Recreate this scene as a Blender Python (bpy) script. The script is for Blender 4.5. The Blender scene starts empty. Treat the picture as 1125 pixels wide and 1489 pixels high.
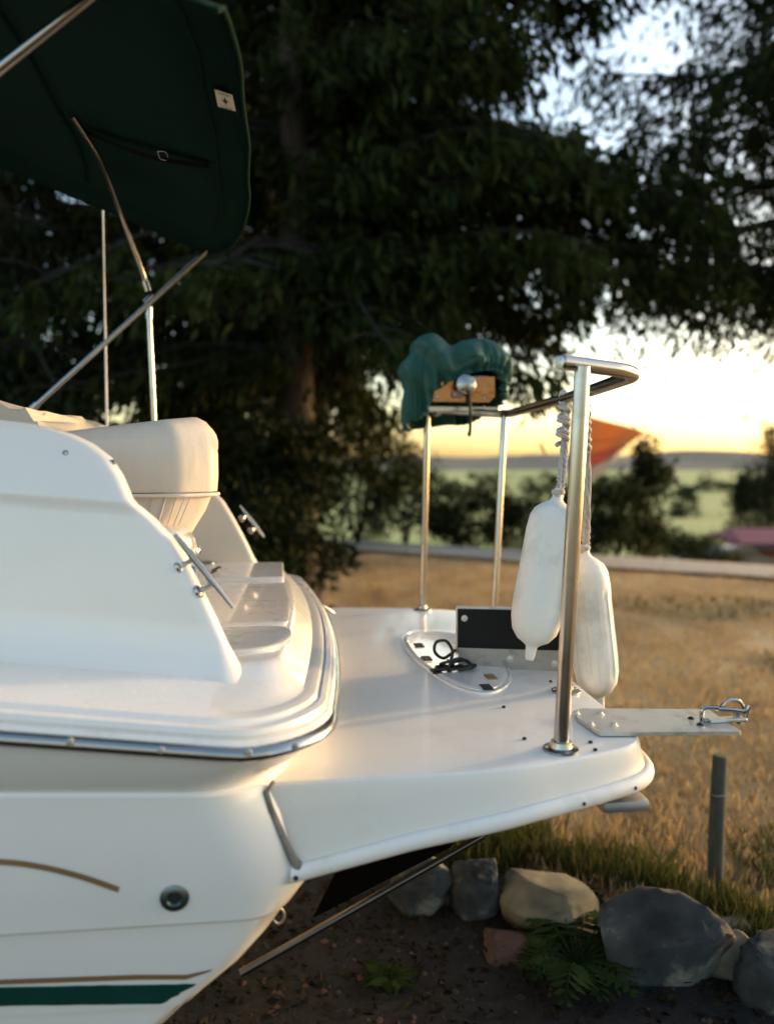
import bpy, bmesh, math, random
import numpy as np
from mathutils import Vector, Matrix, noise, Quaternion
random.seed(7); rng = np.random.default_rng(7)
R = math.radians
sc = bpy.context.scene
C = sc.collection

# ------------------------------------------------------------------ camera
H = 2.05                       # eye height above the soil
FPX = 1121.0; PITCH = math.atan(69.5 / 1121.0)
cam = bpy.data.cameras.new('camera'); cam_o = bpy.data.objects.new('camera', cam); C.objects.link(cam_o)
cam_o.location = (0, 0, H); cam_o.rotation_euler = (math.pi / 2 - PITCH, 0, 0)
cam.sensor_fit = 'VERTICAL'; cam.sensor_height = 24; cam.lens = FPX / 1489 * 24
cam.clip_start = .05; cam.clip_end = 9000
cam.dof.use_dof = True; cam.dof.focus_distance = 2.4; cam.dof.aperture_fstop = 0.72
sc.camera = cam_o

# ------------------------------------------------------------------ sky + sun
SUN_AZ, SUN_EL = R(64), R(8)
w = bpy.data.worlds.new('World'); sc.world = w; w.use_nodes = True
nt = w.node_tree; nt.nodes.clear()
sky = nt.nodes.new('ShaderNodeTexSky'); sky.sky_type = 'NISHITA'; sky.sun_disc = False
sky.sun_elevation = SUN_EL; sky.sun_rotation = SUN_AZ
sky.air_density = 1.0; sky.dust_density = 2.4; sky.ozone_density = 1.0
bg = nt.nodes.new('ShaderNodeBackground'); bg.inputs[1].default_value = .15
wo = nt.nodes.new('ShaderNodeOutputWorld')
nt.links.new(sky.outputs[0], bg.inputs[0]); nt.links.new(bg.outputs[0], wo.inputs[0])
sl = bpy.data.lights.new('sun', 'SUN'); so = bpy.data.objects.new('sun', sl); C.objects.link(so)
sl.energy = .85; sl.angle = R(2.5); sl.color = (1, .66, .33)
sv = Vector((math.sin(SUN_AZ) * math.cos(SUN_EL), math.cos(SUN_AZ) * math.cos(SUN_EL), math.sin(SUN_EL)))
so.rotation_euler = (-sv).to_track_quat('-Z', 'Y').to_euler(); so.location = (6, 4, 8)
sc.view_settings.view_transform = 'Standard'; sc.view_settings.look = 'None'
sc.view_settings.exposure = 2.0; sc.view_settings.gamma = 1

# ------------------------------------------------------------------ helpers
def new_mat(name):
    m = bpy.data.materials.new(name); m.use_nodes = True
    return m, m.node_tree, m.node_tree.nodes['Principled BSDF']
def P(name, col, rough=.5, metal=0, var=.0, vscale=8, bump=0, bscale=60, coat=0, trans=0, dirt=None, dscale=3, damt=.5, sheen=0, stretch=None, spec=.5):
    m, t, b = new_mat(name)
    b.inputs['Roughness'].default_value = rough; b.inputs['Metallic'].default_value = metal
    b.inputs['Specular IOR Level'].default_value = spec; b.inputs['Coat Weight'].default_value = coat; b.inputs['Coat Roughness'].default_value = .06
    if sheen: b.inputs['Sheen Weight'].default_value = sheen
    b.inputs['Base Color'].default_value = (*col, 1)
    tc = t.nodes.new('ShaderNodeTexCoord'); src = tc.outputs['Object']
    if stretch:
        mp = t.nodes.new('ShaderNodeMapping'); mp.inputs['Scale'].default_value = stretch
        t.links.new(src, mp.inputs[0]); src = mp.outputs[0]
    last = None
    if var:
        n = t.nodes.new('ShaderNodeTexNoise'); n.inputs['Scale'].default_value = vscale; n.inputs['Detail'].default_value = 6
        t.links.new(src, n.inputs['Vector'])
        mx = t.nodes.new('ShaderNodeMix'); mx.data_type = 'RGBA'
        mx.inputs[6].default_value = (*[c * (1 - var) for c in col], 1); mx.inputs[7].default_value = (*[min(1, c * (1 + var)) for c in col], 1)
        rp = t.nodes.new('ShaderNodeMapRange'); rp.inputs[1].default_value = .3; rp.inputs[2].default_value = .7
        t.links.new(n.outputs[0], rp.inputs[0]); t.links.new(rp.outputs[0], mx.inputs[0]); last = mx.outputs[2]
    if dirt:
        n = t.nodes.new('ShaderNodeTexNoise'); n.inputs['Scale'].default_value = dscale; n.inputs['Detail'].default_value = 9; n.inputs['Roughness'].default_value = .65
        t.links.new(src, n.inputs['Vector'])
        rp = t.nodes.new('ShaderNodeMapRange'); rp.inputs[1].default_value = .52; rp.inputs[2].default_value = .75; rp.inputs[4].default_value = damt
        t.links.new(n.outputs[0], rp.inputs[0])
        mx = t.nodes.new('ShaderNodeMix'); mx.data_type = 'RGBA'; mx.inputs[7].default_value = (*dirt, 1)
        if last: t.links.new(last, mx.inputs[6])
        else: mx.inputs[6].default_value = (*col, 1)
        t.links.new(rp.outputs[0], mx.inputs[0]); last = mx.outputs[2]
        rr = t.nodes.new('ShaderNodeMapRange'); rr.inputs[3].default_value = rough; rr.inputs[4].default_value = min(1, rough + .3)
        t.links.new(n.outputs[0], rr.inputs[0]); t.links.new(rr.outputs[0], b.inputs['Roughness'])
    if last: t.links.new(last, b.inputs['Base Color'])
    if bump:
        n = t.nodes.new('ShaderNodeTexNoise'); n.inputs['Scale'].default_value = bscale; n.inputs['Detail'].default_value = 4
        t.links.new(src, n.inputs['Vector'])
        bp = t.nodes.new('ShaderNodeBump'); bp.inputs['Strength'].default_value = bump; bp.inputs['Distance'].default_value = .01
        t.links.new(n.outputs[0], bp.inputs['Height']); t.links.new(bp.outputs[0], b.inputs['Normal'])
    if trans: b.inputs['Transmission Weight'].default_value = trans
    return m

def link(name, me, mat, parent=None, sharp=35):
    if mat is not None and not me.materials: me.materials.append(mat)
    o = bpy.data.objects.new(name, me); C.objects.link(o)
    if parent is not None: o.parent = parent
    if sharp is not None and len(me.polygons):
        me.shade_smooth(); me.set_sharp_from_angle(angle=R(sharp))
    return o
def mesh(name, v, f, mat, parent=None, sharp=35):
    me = bpy.data.meshes.new(name); me.from_pydata([tuple(map(float, p)) for p in v], [], f); me.validate(); me.update()
    bm = bmesh.new(); bm.from_mesh(me); bmesh.ops.recalc_face_normals(bm, faces=bm.faces); bm.to_mesh(me); bm.free()
    return link(name, me, mat, parent, sharp)
class MB:
    def __init__(s): s.v = []; s.f = []
    def add(s, vf):
        n = len(s.v); s.v += list(vf[0]); s.f += [tuple(i + n for i in q) for q in vf[1]]; return s
    def build(s, name, mat, parent=None, sharp=35): return mesh(name, s.v, s.f, mat, parent, sharp)
def grid(rows, closed=False):
    n = len(rows[0]); v = [p for r in rows for p in r]; f = []
    for i in range(len(rows) - 1):
        for j in range(n if closed else n - 1):
            k = (j + 1) % n; f.append((i * n + j, i * n + k, (i + 1) * n + k, (i + 1) * n + j))
    return v, f
def loft(rows, cap0=True, cap1=True):
    v, f = grid(rows, True); n = len(rows[0])
    if cap0: f.append(tuple(range(n)))
    if cap1: f.append(tuple(range((len(rows) - 1) * n, len(rows) * n)))
    return v, f
def tube(path, r, seg=12, caps=True, flat=1.0):
    path = [Vector(p) for p in path]; n = len(path)
    rs = list(r) if hasattr(r, '__len__') else [r] * n
    tang = [(path[min(i + 1, n - 1)] - path[max(i - 1, 0)]).normalized() for i in range(n)]
    a = Vector((0, 0, 1)) if abs(tang[0].z) < .9 else Vector((1, 0, 0))
    nr = (a - tang[0] * a.dot(tang[0])).normalized(); rows = []
    for i in range(n):
        if i: nr = (nr - tang[i] * nr.dot(tang[i])).normalized()
        b = tang[i].cross(nr)
        rows.append([path[i] + (nr * math.cos(2 * math.pi * k / seg) + b * math.sin(2 * math.pi * k / seg) * flat) * rs[i] for k in range(seg)])
    return loft(rows, caps, caps)
def fillet(pts, rad, n=8):
    pts = [Vector(p) for p in pts]; out = [pts[0]]
    for i in range(1, len(pts) - 1):
        a, b, c = pts[i - 1], pts[i], pts[i + 1]
        r = min(rad, (a - b).length * .48, (c - b).length * .48)
        p, q = b + (a - b).normalized() * r, b + (c - b).normalized() * r
        for k in range(n + 1):
            t = k / n; out.append(p * (1 - t) ** 2 + b * 2 * t * (1 - t) + q * t * t)
    out.append(pts[-1]); return out
def lathe(prof, base, axis, seg=20, mod=None):
    axis = Vector(axis).normalized(); a = Vector((0, 0, 1)) if abs(axis.z) < .9 else Vector((1, 0, 0))
    n = (a - axis * a.dot(axis)).normalized(); b = axis.cross(n); base = Vector(base); rows = []
    for (r, h) in prof:
        row = []
        for k in range(seg):
            an = 2 * math.pi * k / seg; rr = r * (mod(an, h) if mod else 1)
            row.append(base + axis * h + (n * math.cos(an) + b * math.sin(an)) * rr)
        rows.append(row)
    return loft(rows)
def boxv(c, s, rot=None, bev=0, seg=2):
    bm = bmesh.new(); bmesh.ops.create_cube(bm, size=1)
    for v in bm.verts: v.co = Vector((v.co.x * s[0], v.co.y * s[1], v.co.z * s[2]))
    if bev: bmesh.ops.bevel(bm, geom=list(bm.edges), offset=bev, segments=seg, affect='EDGES', profile=.5)
    M = Matrix.Translation(Vector(c)) @ (rot.to_4x4() if rot is not None else Matrix())
    bmesh.ops.transform(bm, matrix=M, verts=bm.verts)
    bm.verts.index_update(); v = [x.co.copy() for x in bm.verts]; f = [tuple(q.index for q in p.verts) for p in bm.faces]; bm.free()
    return v, f
def catmull(pts, n=8):
    pts = [Vector(p) for p in pts]; out = []
    for i in range(len(pts) - 1):
        p0, p1, p2, p3 = pts[max(i - 1, 0)], pts[i], pts[i + 1], pts[min(i + 2, len(pts) - 1)]
        for k in range(n):
            t = k / n
            out.append(.5 * ((2 * p1) + (p2 - p0) * t + (2 * p0 - 5 * p1 + 4 * p2 - p3) * t * t + (3 * p1 - p0 - 3 * p2 + p3) * t ** 3))
    out.append(pts[-1]); return out
def empty(name, loc, rz=0):
    o = bpy.data.objects.new(name, None); C.objects.link(o); o.location = loc; o.rotation_euler = (0, 0, rz); o.empty_display_size = .1; return o
def tag(o, label, cat, group=None):
    o['label'] = label; o['category'] = cat
    if group: o['group'] = group
    return o
def struct(o): o['kind'] = 'structure'; return o
def stuff(o): o['kind'] = 'stuff'; return o
def interp(x, xs, ys): return float(np.interp(x, xs, ys))
# photo pixel -> direction -> point on a plane (world, camera at the origin of x, y)
def wpix(px, py, Y=None, z=None):
    dx = (px - 562.5) / FPX; dy = (py - 744.5) / FPX
    d = Vector((dx, math.cos(PITCH) - dy * math.sin(PITCH), -math.sin(PITCH) - dy * math.cos(PITCH)))
    t = Y / d.y if Y is not None else (z - H) / d.z
    return Vector((0, 0, H)) + d * t
TH = R(8); BO = Vector((-.315, 2.855, H - .742))      # boat frame: u aft, v to starboard, z=0 platform top
def bpix(px, py, u=None, v=None, z=None):
    a = wpix(px, py, Y=1.0); rot = Matrix.Rotation(-TH, 3, 'Z')
    o = rot @ (Vector((0, 0, H)) - BO); d = rot @ (a - Vector((0, 0, H)))
    t = (u - o.x) / d.x if u is not None else ((v - o.y) / d.y if v is not None else (z - o.z) / d.z)
    return o + d * t

# ------------------------------------------------------------------ materials
M = {}
M['gel'] = P('white_gelcoat', (.73, .705, .68), .22, coat=.8, dirt=(.55, .51, .44), dscale=2.3, damt=.18)
M['deck'] = P('deck_gelcoat', (.70, .675, .645), .14, coat=.8, var=.03, vscale=3, dirt=(.5, .46, .4), dscale=3, damt=.22, bump=.12, bscale=7)
M['plat'] = P('platform_gelcoat', (.68, .65, .61), .24, coat=.4, dirt=(.45, .4, .32), dscale=3.2, damt=.42)
M['rim'] = P('white_rubber_rim', (.70, .67, .64), .42, dirt=(.38, .34, .28), dscale=9, damt=.5)
M['vinyl'] = P('cream_vinyl', (.55, .49, .42), .45, var=.05, vscale=4, bump=.25, bscale=26, stretch=(1, 1, .35))
M['vinyl_pipe'] = P('cream_piping', (.62, .56, .48), .4)
M['liner'] = P('cream_liner', (.60, .56, .50), .3, coat=.2)
M['boot'] = P('beige_canvas', (.42, .39, .34), .9, bump=.3, bscale=30)
M['steel'] = P('stainless_steel', (.38, .365, .35), .06, 1, dirt=(.2, .14, .1), dscale=12, damt=.35)
M['alu'] = P('brushed_aluminium', (.62, .61, .58), .33, 1, bump=.1, bscale=80, dirt=(.25, .22, .18), dscale=14, damt=.6)
M['aluflat'] = P('scuffed_aluminium', (.42, .40, .37), .5, .8, dirt=(.16, .14, .12), dscale=20, damt=.7)
M['black'] = P('black_plastic', (.005, .005, .006), .45, spec=.2, var=.3, bump=.1)
M['dark'] = P('dark_rubber', (.02, .019, .018), .6)
M['hole'] = P('dark_hole', (.01, .01, .01), .8)
M['caulk'] = P('grey_caulk', (.17, .155, .135), .7, var=.35, vscale=30)
M['canvas'] = P('green_canvas', (.0016, .0145, .0105), .9, spec=.08, var=.15, vscale=3, bump=.25, bscale=9)
M['cover'] = P('teal_green_canvas', (.0025, .052, .041), .6, spec=.35, var=.2, vscale=9, bump=.9, bscale=16)
M['web'] = P('black_webbing', (.002, .002, .002), .9, spec=.05)
M['gold'] = P('gold_stripe', (.22, .13, .06), .35, var=.1)
M['green'] = P('green_stripe', (.004, .045, .034), .3, var=.1)
M['fender'] = P('white_fender_vinyl', (.70, .68, .63), .38, var=.04, vscale=5, dirt=(.34, .31, .25), dscale=7, damt=.55)
M['rope'] = P('grey_rope', (.40, .37, .34), .85, var=.2, vscale=60)
M['warm_refl'] = P('grill_panel_steel', (.30, .13, .055), .2, 1, bump=.6, bscale=9)  # coppery reflection on the steel panel is put into its base colour
M['wire'] = P('black_cable', (.012, .011, .010), .45)
M['tagc'] = P('cream_tag', (.6, .56, .46), .7)
M['blue'] = P('blue_plastic', (.01, .10, .36), .35)
M['brass'] = P('brass', (.55, .36, .12), .3, 1)
M['bronze'] = P('tarnished_fitting', (.16, .20, .20), .25, 1, dirt=(.3, .22, .22), dscale=30, damt=.6)
M['galv'] = P('galvanised_steel', (.3, .3, .3), .55, .8, var=.2)
M['shade_steel'] = P('shaded_steel', (.10, .095, .09), .3, 1, var=.2)  # strut steel, darkened in colour for the shade beneath the platform
M['tyre'] = P('tyre_rubber', (.015, .015, .015), .8)
M['bark'] = P('cedar_bark', (.05, .036, .026), .9, var=.35, vscale=5, bump=.9, bscale=14, stretch=(6, 6, .7))
M['twig'] = P('grey_branch', (.014, .012, .008), .9, var=.3)
def leaf_mat(name, a, b, tr=.25):
    m, t, p = new_mat(name)
    g = t.nodes.new('ShaderNodeNewGeometry'); mx = t.nodes.new('ShaderNodeMix'); mx.data_type = 'RGBA'
    mx.inputs[6].default_value = (*a, 1); mx.inputs[7].default_value = (*b, 1)
    t.links.new(g.outputs['Random Per Island'], mx.inputs[0]); t.links.new(mx.outputs[2], p.inputs['Base Color'])
    p.inputs['Roughness'].default_value = .7; p.inputs['Specular IOR Level'].default_value = .08
    td = t.nodes.new('ShaderNodeBsdfTranslucent'); t.links.new(mx.outputs[2], td.inputs[0])
    ms = t.nodes.new('ShaderNodeMixShader'); ms.inputs[0].default_value = tr
    t.links.new(p.outputs[0], ms.inputs[1]); t.links.new(td.outputs[0], ms.inputs[2])
    t.links.new(ms.outputs[0], t.nodes['Material Output'].inputs[0]); return m
M['cedar'] = leaf_mat('cedar_foliage', (.010, .016, .003), (.030, .042, .008), .25)
M['dkleaf'] = leaf_mat('dark_foliage', (.006, .010, .003), (.018, .024, .007), .15)
M['bush'] = leaf_mat('bush_foliage', (.014, .022, .007), (.034, .045, .014), .2)
M['fern'] = leaf_mat('fern_leaf', (.012, .026, .006), (.03, .05, .012), .3)
M['drygrass'] = leaf_mat('dry_grass', (.32, .21, .09), (.50, .36, .185), .35)
M['grngrass'] = leaf_mat('green_grass', (.035, .05, .01), (.10, .095, .028), .3)
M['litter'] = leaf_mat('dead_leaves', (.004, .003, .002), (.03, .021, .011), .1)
M['rock'] = P('blue_grey_boulder', (.026, .031, .034), .85, var=.85, vscale=5, bump=.9, bscale=9, dirt=(.30, .27, .2), dscale=4.5, damt=.9)
M['rockl'] = P('pale_boulder', (.12, .105, .068), .85, var=.75, vscale=5, bump=.9, bscale=9, dirt=(.16, .15, .13), dscale=4, damt=.6)  # cream of the sunlit tops is put into the whole boulder colour
M['redrock'] = P('red_brown_stone', (.055, .026, .018), .85, var=.3, bump=.6)
M['post'] = P('weathered_post', (.05, .05, .038), .9, var=.3, vscale=10, bump=.5, stretch=(5, 5, 1))
M['gravel'] = P('pale_gravel_road', (.38, .34, .30), .95, var=.15, vscale=4)
M['hill'] = P('forested_hill', (.05, .058, .052), 1, var=.25, vscale=.02)
M['wallw'] = P('pale_wall', (.45, .41, .36), .8, var=.1); M['roofp'] = P('faded_red_roof', (.20, .04, .048), .7, var=.3)
M['fasc'] = P('dark_fascia', (.05, .05, .055), .7); M['brownw'] = P('brown_boards', (.16, .07, .03), .8, var=.25)
M['flag_o'] = P('sunlit_orange_cloth', (.76, .40, .19), .7); M['flag_r'] = P('red_cloth', (.62, .25, .18), .7); M['flag_w'] = P('pale_cloth', (.62, .58, .54), .7)  # the orange is sun shining through the flag, put into the cloth colour
for k in ('flag_o', 'flag_r', 'flag_w'):
    t = M[k].node_tree; b = t.nodes['Principled BSDF']; td = t.nodes.new('ShaderNodeBsdfTranslucent'); td.inputs[0].default_value = b.inputs[0].default_value
    ms = t.nodes.new('ShaderNodeMixShader'); ms.inputs[0].default_value = .5
    t.links.new(b.outputs[0], ms.inputs[1]); t.links.new(td.outputs[0], ms.inputs[2]); t.links.new(ms.outputs[0], t.nodes['Material Output'].inputs[0])
M['carw'] = P('white_car_paint', (.6, .6, .62), .25, coat=.5); M['carb'] = P('dark_car_paint', (.04, .045, .05), .25, coat=.5); M['glass'] = P('car_glass', (.02, .025, .03), .08)

def ground_mat():
    m, t, b = new_mat('field_ground'); b.inputs['Roughness'].default_value = 1
    tc = t.nodes.new('ShaderNodeTexCoord')
    def ns(s, st=(1, 1, 1), d=8):
        mp = t.nodes.new('ShaderNodeMapping'); mp.inputs['Scale'].default_value = st
        n = t.nodes.new('ShaderNodeTexNoise'); n.inputs['Scale'].default_value = s; n.inputs['Detail'].default_value = d
        t.links.new(tc.outputs['Object'], mp.inputs[0]); t.links.new(mp.outputs[0], n.inputs['Vector']); return n
    def ramp(n, st):
        r = t.nodes.new('ShaderNodeValToRGB'); e = r.color_ramp.elements
        e[0].position, e[0].color = st[0][0], (*st[0][1], 1); e[1].position, e[1].color = st[-1][0], (*st[-1][1], 1)
        for p, c in st[1:-1]:
            x = e.new(p); x.color = (*c, 1)
        t.links.new(n, r.inputs[0]); return r
    dry = ramp(ns(1.6, (1, .45, 1)).outputs[0], [(.32, (.24, .145, .062)), (.5, (.43, .28, .13)), (.68, (.54, .375, .19))])
    far = ramp(ns(.02, (.6, 1, 1), 3).outputs[0], [(.38, (.13, .21, .05)), (.5, (.27, .28, .09)), (.62, (.15, .23, .055))])
    sx = t.nodes.new('ShaderNodeSeparateXYZ'); t.links.new(tc.outputs['Object'], sx.inputs[0])
    mr = t.nodes.new('ShaderNodeMapRange'); mr.inputs[1].default_value = 32; mr.inputs[2].default_value = 44
    t.links.new(sx.outputs[1], mr.inputs[0])
    mx = t.nodes.new('ShaderNodeMix'); mx.data_type = 'RGBA'
    t.links.new(mr.outputs[0], mx.inputs[0]); t.links.new(dry.outputs[0], mx.inputs[6]); t.links.new(far.outputs[0], mx.inputs[7])
    t.links.new(mx.outputs[2], b.inputs['Base Color']); return m
M['ground'] = ground_mat()
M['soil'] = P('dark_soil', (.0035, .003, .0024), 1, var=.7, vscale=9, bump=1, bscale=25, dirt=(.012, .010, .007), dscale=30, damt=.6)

# ------------------------------------------------------------------ terrain
def gz(x, y):
    k = interp(x, [-3, 8.5], [21.5, 14.6]); z = interp(y, [-60, k, k + 8, 40, 100, 200, 400, 900, 4000], [0, 0, -1.0, -4, -7.6, -9, -10, -10, -10])
    if y < 14: z += .04 * noise.noise((x * .4, y * .4, 0))
    return z
ys = sorted(set([-60, -30, -10, -4, 0] + [i * .8 for i in range(1, 40)] + [32 + i * 4 for i in range(1, 24)] + [140 + i * 40 for i in range(20)] + [1000, 1400, 2000, 3000, 4500]))
rows = []
for y in ys:
    wd = 40 + abs(y) * 1.4
    rows.append([(x, y, gz(x, y) if y < 900 else -10) for x in np.linspace(-wd, wd, 41)])
v, f = grid(rows); struct(mesh('ground', v, f, M['ground'], None, 60))
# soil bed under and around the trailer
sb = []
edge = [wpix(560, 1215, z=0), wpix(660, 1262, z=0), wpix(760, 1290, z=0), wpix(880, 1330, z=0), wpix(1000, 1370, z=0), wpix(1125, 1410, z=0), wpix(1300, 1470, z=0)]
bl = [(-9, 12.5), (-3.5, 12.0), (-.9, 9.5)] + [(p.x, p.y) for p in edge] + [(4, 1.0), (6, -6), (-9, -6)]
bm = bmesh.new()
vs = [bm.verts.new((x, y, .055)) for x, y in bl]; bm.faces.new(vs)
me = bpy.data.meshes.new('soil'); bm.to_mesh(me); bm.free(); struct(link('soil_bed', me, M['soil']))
# gravel drive on the brow of the field
cl = [(-14, 22.5), (-5, 20.6), (0, 18.8), (3.5, 16.6), (6, 15.2), (9, 13.4), (14, 11)]
rd = []
for i, p in enumerate(catmull([(x, y, 0) for x, y in cl], 6)):
    q = Vector((.35, .9, 0)).normalized() * 1.1
    rd.append([(p.x + q.x * s, p.y + q.y * s, gz(p.x + q.x * s, p.y + q.y * s) + .06) for s in np.linspace(-1, 1, 6)])
v, f = grid(rd); struct(mesh('gravel_drive', v, f, M['gravel']))
# hills
def hill(name, y0, x0, x1, hfun):
    rows = []
    for k in range(13):
        t = k / 12; rows.append([(x, y0 + t * 900, -12 + hfun(x) * math.sin(t * math.pi * .5)) for x in np.linspace(x0, x1, 90)])
    v, f = grid(rows); struct(mesh(name, v, f, M['hill'], None, 80))
hill('hill', 1500, -2600, 3400, lambda x: 18 + 40 * math.exp(-((x - 930) / 230) ** 2) + 26 * math.exp(-((x - 480) / 160) ** 2) + 5 * noise.noise((x * .008, 3, 0)) + 14 * math.exp(-((x + 300) / 500) ** 2))
hill('hill', 2700, -4000, 5000, lambda x: 52 + 24 * noise.noise((x * .0018, 9, 0)) + 8 * noise.noise((x * .008, 5, 0)))

# ------------------------------------------------------------------ boat
boat = tag(empty('motor_boat', BO, TH), 'white motor cruiser stern on a trailer with swim platform and green canvas top', 'boat')
def taper(u):
    if u > -2.4: return 1.0
    t = (-2.4 - u) / 3.8; return math.sqrt(max(0, 1 - t ** 2.0)) * .995 + .005
def stern_row(V, z, U, Rc, s=0, crown=.09, uf=-6.2, keel=0):
    half = []
    ua = U - crown * ((V - Rc) / 1.2) ** 2
    us = ua - Rc
    for k in range(26):
        t = k / 25; u = uf + (us - uf) * (1 - (1 - t) ** 1.6); half.append((u, V))
    for k in range(1, 11):
        a = k / 10 * math.pi / 2; half.append((us + Rc * math.sin(a), V - Rc + Rc * math.cos(a)))
    for k in range(1, 11):
        vv = (V - Rc) * (1 - k / 10); half.append((U - crown * (vv / 1.2) ** 2, vv))
    def pt(u, vv): return (u, vv * taper(u), z + s * max(0, -u - .15) * (1 if u > -1.5 else 1) + keel * max(0, -u - 3))
    port = [pt(u, -vv) for u, vv in half]; stb = [pt(u, vv) for u, vv in half[:-1]][::-1]
    return port + stb
hull_tab = [  # V, z, U, Rc, sheer
 (1.232, .112, .085, .25, .130), (1.222, .085, .07, .25, .115), (1.200, .052, .035, .25, .085), (1.178, .024, -.01, .24, .066), (1.166, .010, -.02, .22, .06),
 (1.172, .002, .0, .22, .06), (1.174, -.06, .03, .21, .05), (1.172, -.13, .055, .2, .04), (1.166, -.20, .072, .18, .032), (1.158, -.245, .055, .16, .028), (1.150, -.292, .012, .12, .02),
 (1.134, -.306, -.002, .11, .02), (1.126, -.36, -.045, .09, .03), (1.115, -.43, -.11, .07, .04), (1.098, -.50, -.19, .06, .04), (1.092, -.53, -.22, .06, .04), (1.078, -.54, -.23, .06, .04), (1.066, -.62, -.31, .06, .04), (1.03, -.655, -.34, .06, .04), (.6, -.83, -.40, .06, .05), (.02, -.99, -.44, .015, .05)]
rows = [stern_row(*h) for h in hull_tab]
v, f = grid(rows); hull = mesh('hull', v, f, M['gel'], boat, 28)
def hullV(u, z):   # half beam of the flat side at height z, sheer included
    zz = [h[1] + h[4] * max(0, -u - .15) for h in hull_tab]; vv = [h[0] for h in hull_tab]
    zi = [-q for q in zz]; V = float(np.interp(-z, zi, vv)); U = float(np.interp(-z, zi, [h[2] for h in hull_tab])); Rc = float(np.interp(-z, zi, [h[3] for h in hull_tab]))
    us = U - .09 * ((V - Rc) / 1.2) ** 2 - Rc
    return V if u <= us else V - Rc + math.sqrt(max(0, Rc * Rc - (u - us) ** 2))
def decal(name, upper, lower, mat, n=40, rag=0):
    rows = []
    for k in range(n + 1):
        t = k / n; a, b = upper(t), lower(t)
        rows.append([(a[0] + (b[0] - a[0]) * j / 6, -hullV(a[0], a[1] + (b[1] - a[1]) * j / 6) - .0025, a[1] + (b[1] - a[1]) * j / 6) for j in range(7)])
    v, f = grid(rows); return mesh(name, v, f, mat, hull, 60)
def lin(ts, pts): return lambda t: (interp(t, ts, [p[0] for p in pts]), interp(t, ts, [p[1] for p in pts]))
decal('gold_stripe', lin([0, .5, .8, 1], [(-2.6, -.29), (-.413, -.422), (-.306, -.434), (-.245, -.424)]), lin([0, .5, .8, 1], [(-2.6, -.303), (-.413, -.436), (-.306, -.447), (-.252, -.43)]), M['gold'])
g_up = lambda t: (-2.6 + 2.32 * t, interp(-2.6 + 2.32 * t, [-2.6, -.709, -.284], [-.33, -.425, -.462]))
def g_lo(t):
    u = -2.6 + 2.25 * t - (.02 * noise.noise((t * 90, 0, 0)) + .012 if t > .985 else 0)
    return (u, interp(u, [-2.6, -.709, -.36], [-.385, -.478, -.510]) + .003 * noise.noise((t * 130, 2, 0)))
# ragged aft end of the green band
rows = []
for k in range(61):
    t = k / 60; row = []
    for j in range(8):
        s = j / 7; ue = -.284 + (-.365 + .284) * s + (.022 * noise.noise((s * 9, 1, 5)))
        u = -2.6 + (ue + 2.6) * (1 - (1 - t) ** 1.5); zu = interp(u, [-2.6, -.709, -.25], [-.33, -.425, -.465]); zl = interp(u, [-2.6, -.709, -.25], [-.385, -.478, -.522])
        z = zu + (zl - zu) * s + (.002 * noise.noise((u * 60, s, 0)) if j in (0, 7) else 0); row.append((u, -hullV(u, z) - .0025, z))
    rows.append(row)
v, f = grid(rows); mesh('green_stripe', v, f, M['green'], hull, 60)
arc = catmull([(-1.5, 0, -.03), (-.9, 0, -.082), (-.69, 0, -.105), (-.605, 0, -.122), (-.52, 0, -.152), (-.44, 0, -.19)], 8)
rows = []
for i, p in enumerate(arc):
    wd = .0065; rows.append([(p.x + .25 * d, -hullV(p.x, p.z + d) - .0025, p.z + d) for d in (-wd, 0, wd)])
v, f = grid(rows); mesh('gold_stripe', v, f, M['gold'], hull, 60)
# rub rail: white band, stainless insert, screws
def ring_row(V, z, U, Rc, s=.13): return stern_row(V, z, U, Rc, s)
def ring(name, prof, mat, parent):
    rows = [ring_row(*p) for p in prof]; v, f = grid(rows + [rows[0]]); return mesh(name, v, f, mat, parent, 40)
rub = ring('rub_rail', [(1.226, .104, .085, .25), (1.243, .106, .098, .26), (1.247, .118, .103, .26), (1.247, .142, .103, .26), (1.240, .150, .096, .26), (1.226, .150, .085, .25)], M['rim'], boat)
ins = ring('steel_insert', [(1.244, .107, .1, .26), (1.253, .109, .109, .26), (1.260, .115, .116, .26), (1.262, .123, .118, .26), (1.259, .132, .115, .26), (1.252, .138, .108, .26), (1.244, .140, .1, .26)], M['steel'], rub)
for px, py in [(102, 1078), (234, 1091), (362, 1094), (430, 1086)]:
    p = bpix(px, py, v=-1.264) if px < 400 else bpix(px, py, v=-1.215)
    mb = MB().add(lathe([(.0, -.004), (.0075, -.004), (.0078, .001), (.005, .0035), (.0, .004)], p, (.0, -1, .15), 10)); mb.build('screw', M['aluflat'], rub)
# deck moulding
deck_tab = [(1.228, .146, .087, .25, .13), (1.232, .158, .090, .25, .13), (1.228, .170, .087, .25, .13), (1.212, .173, .075, .25, .13), (1.206, .166, .070, .24, .13), (1.198, .170, .066, .24, .13), (1.190, .180, .06, .24, .13),
 (1.172, .184, .046, .23, .13), (1.155, .183, .034, .22, .13), (1.146, .184, .028, .21, .13), (1.10, .195, .016, .17, .12), (1.02, .215, -.008, .10, .12), (.965, .238, -.026, .07, .11), (.95, .246, -.034, .07, .05), (.93, .249, -.045, .06, .0), (.6, .251, -.15, .05, .0), (.05, .252, -.4, .02, .0)]
rows = [stern_row(*h) for h in deck_tab]; v, f = grid(rows); deck = mesh('deck', v, f, M['deck'], boat, 30)
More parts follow.
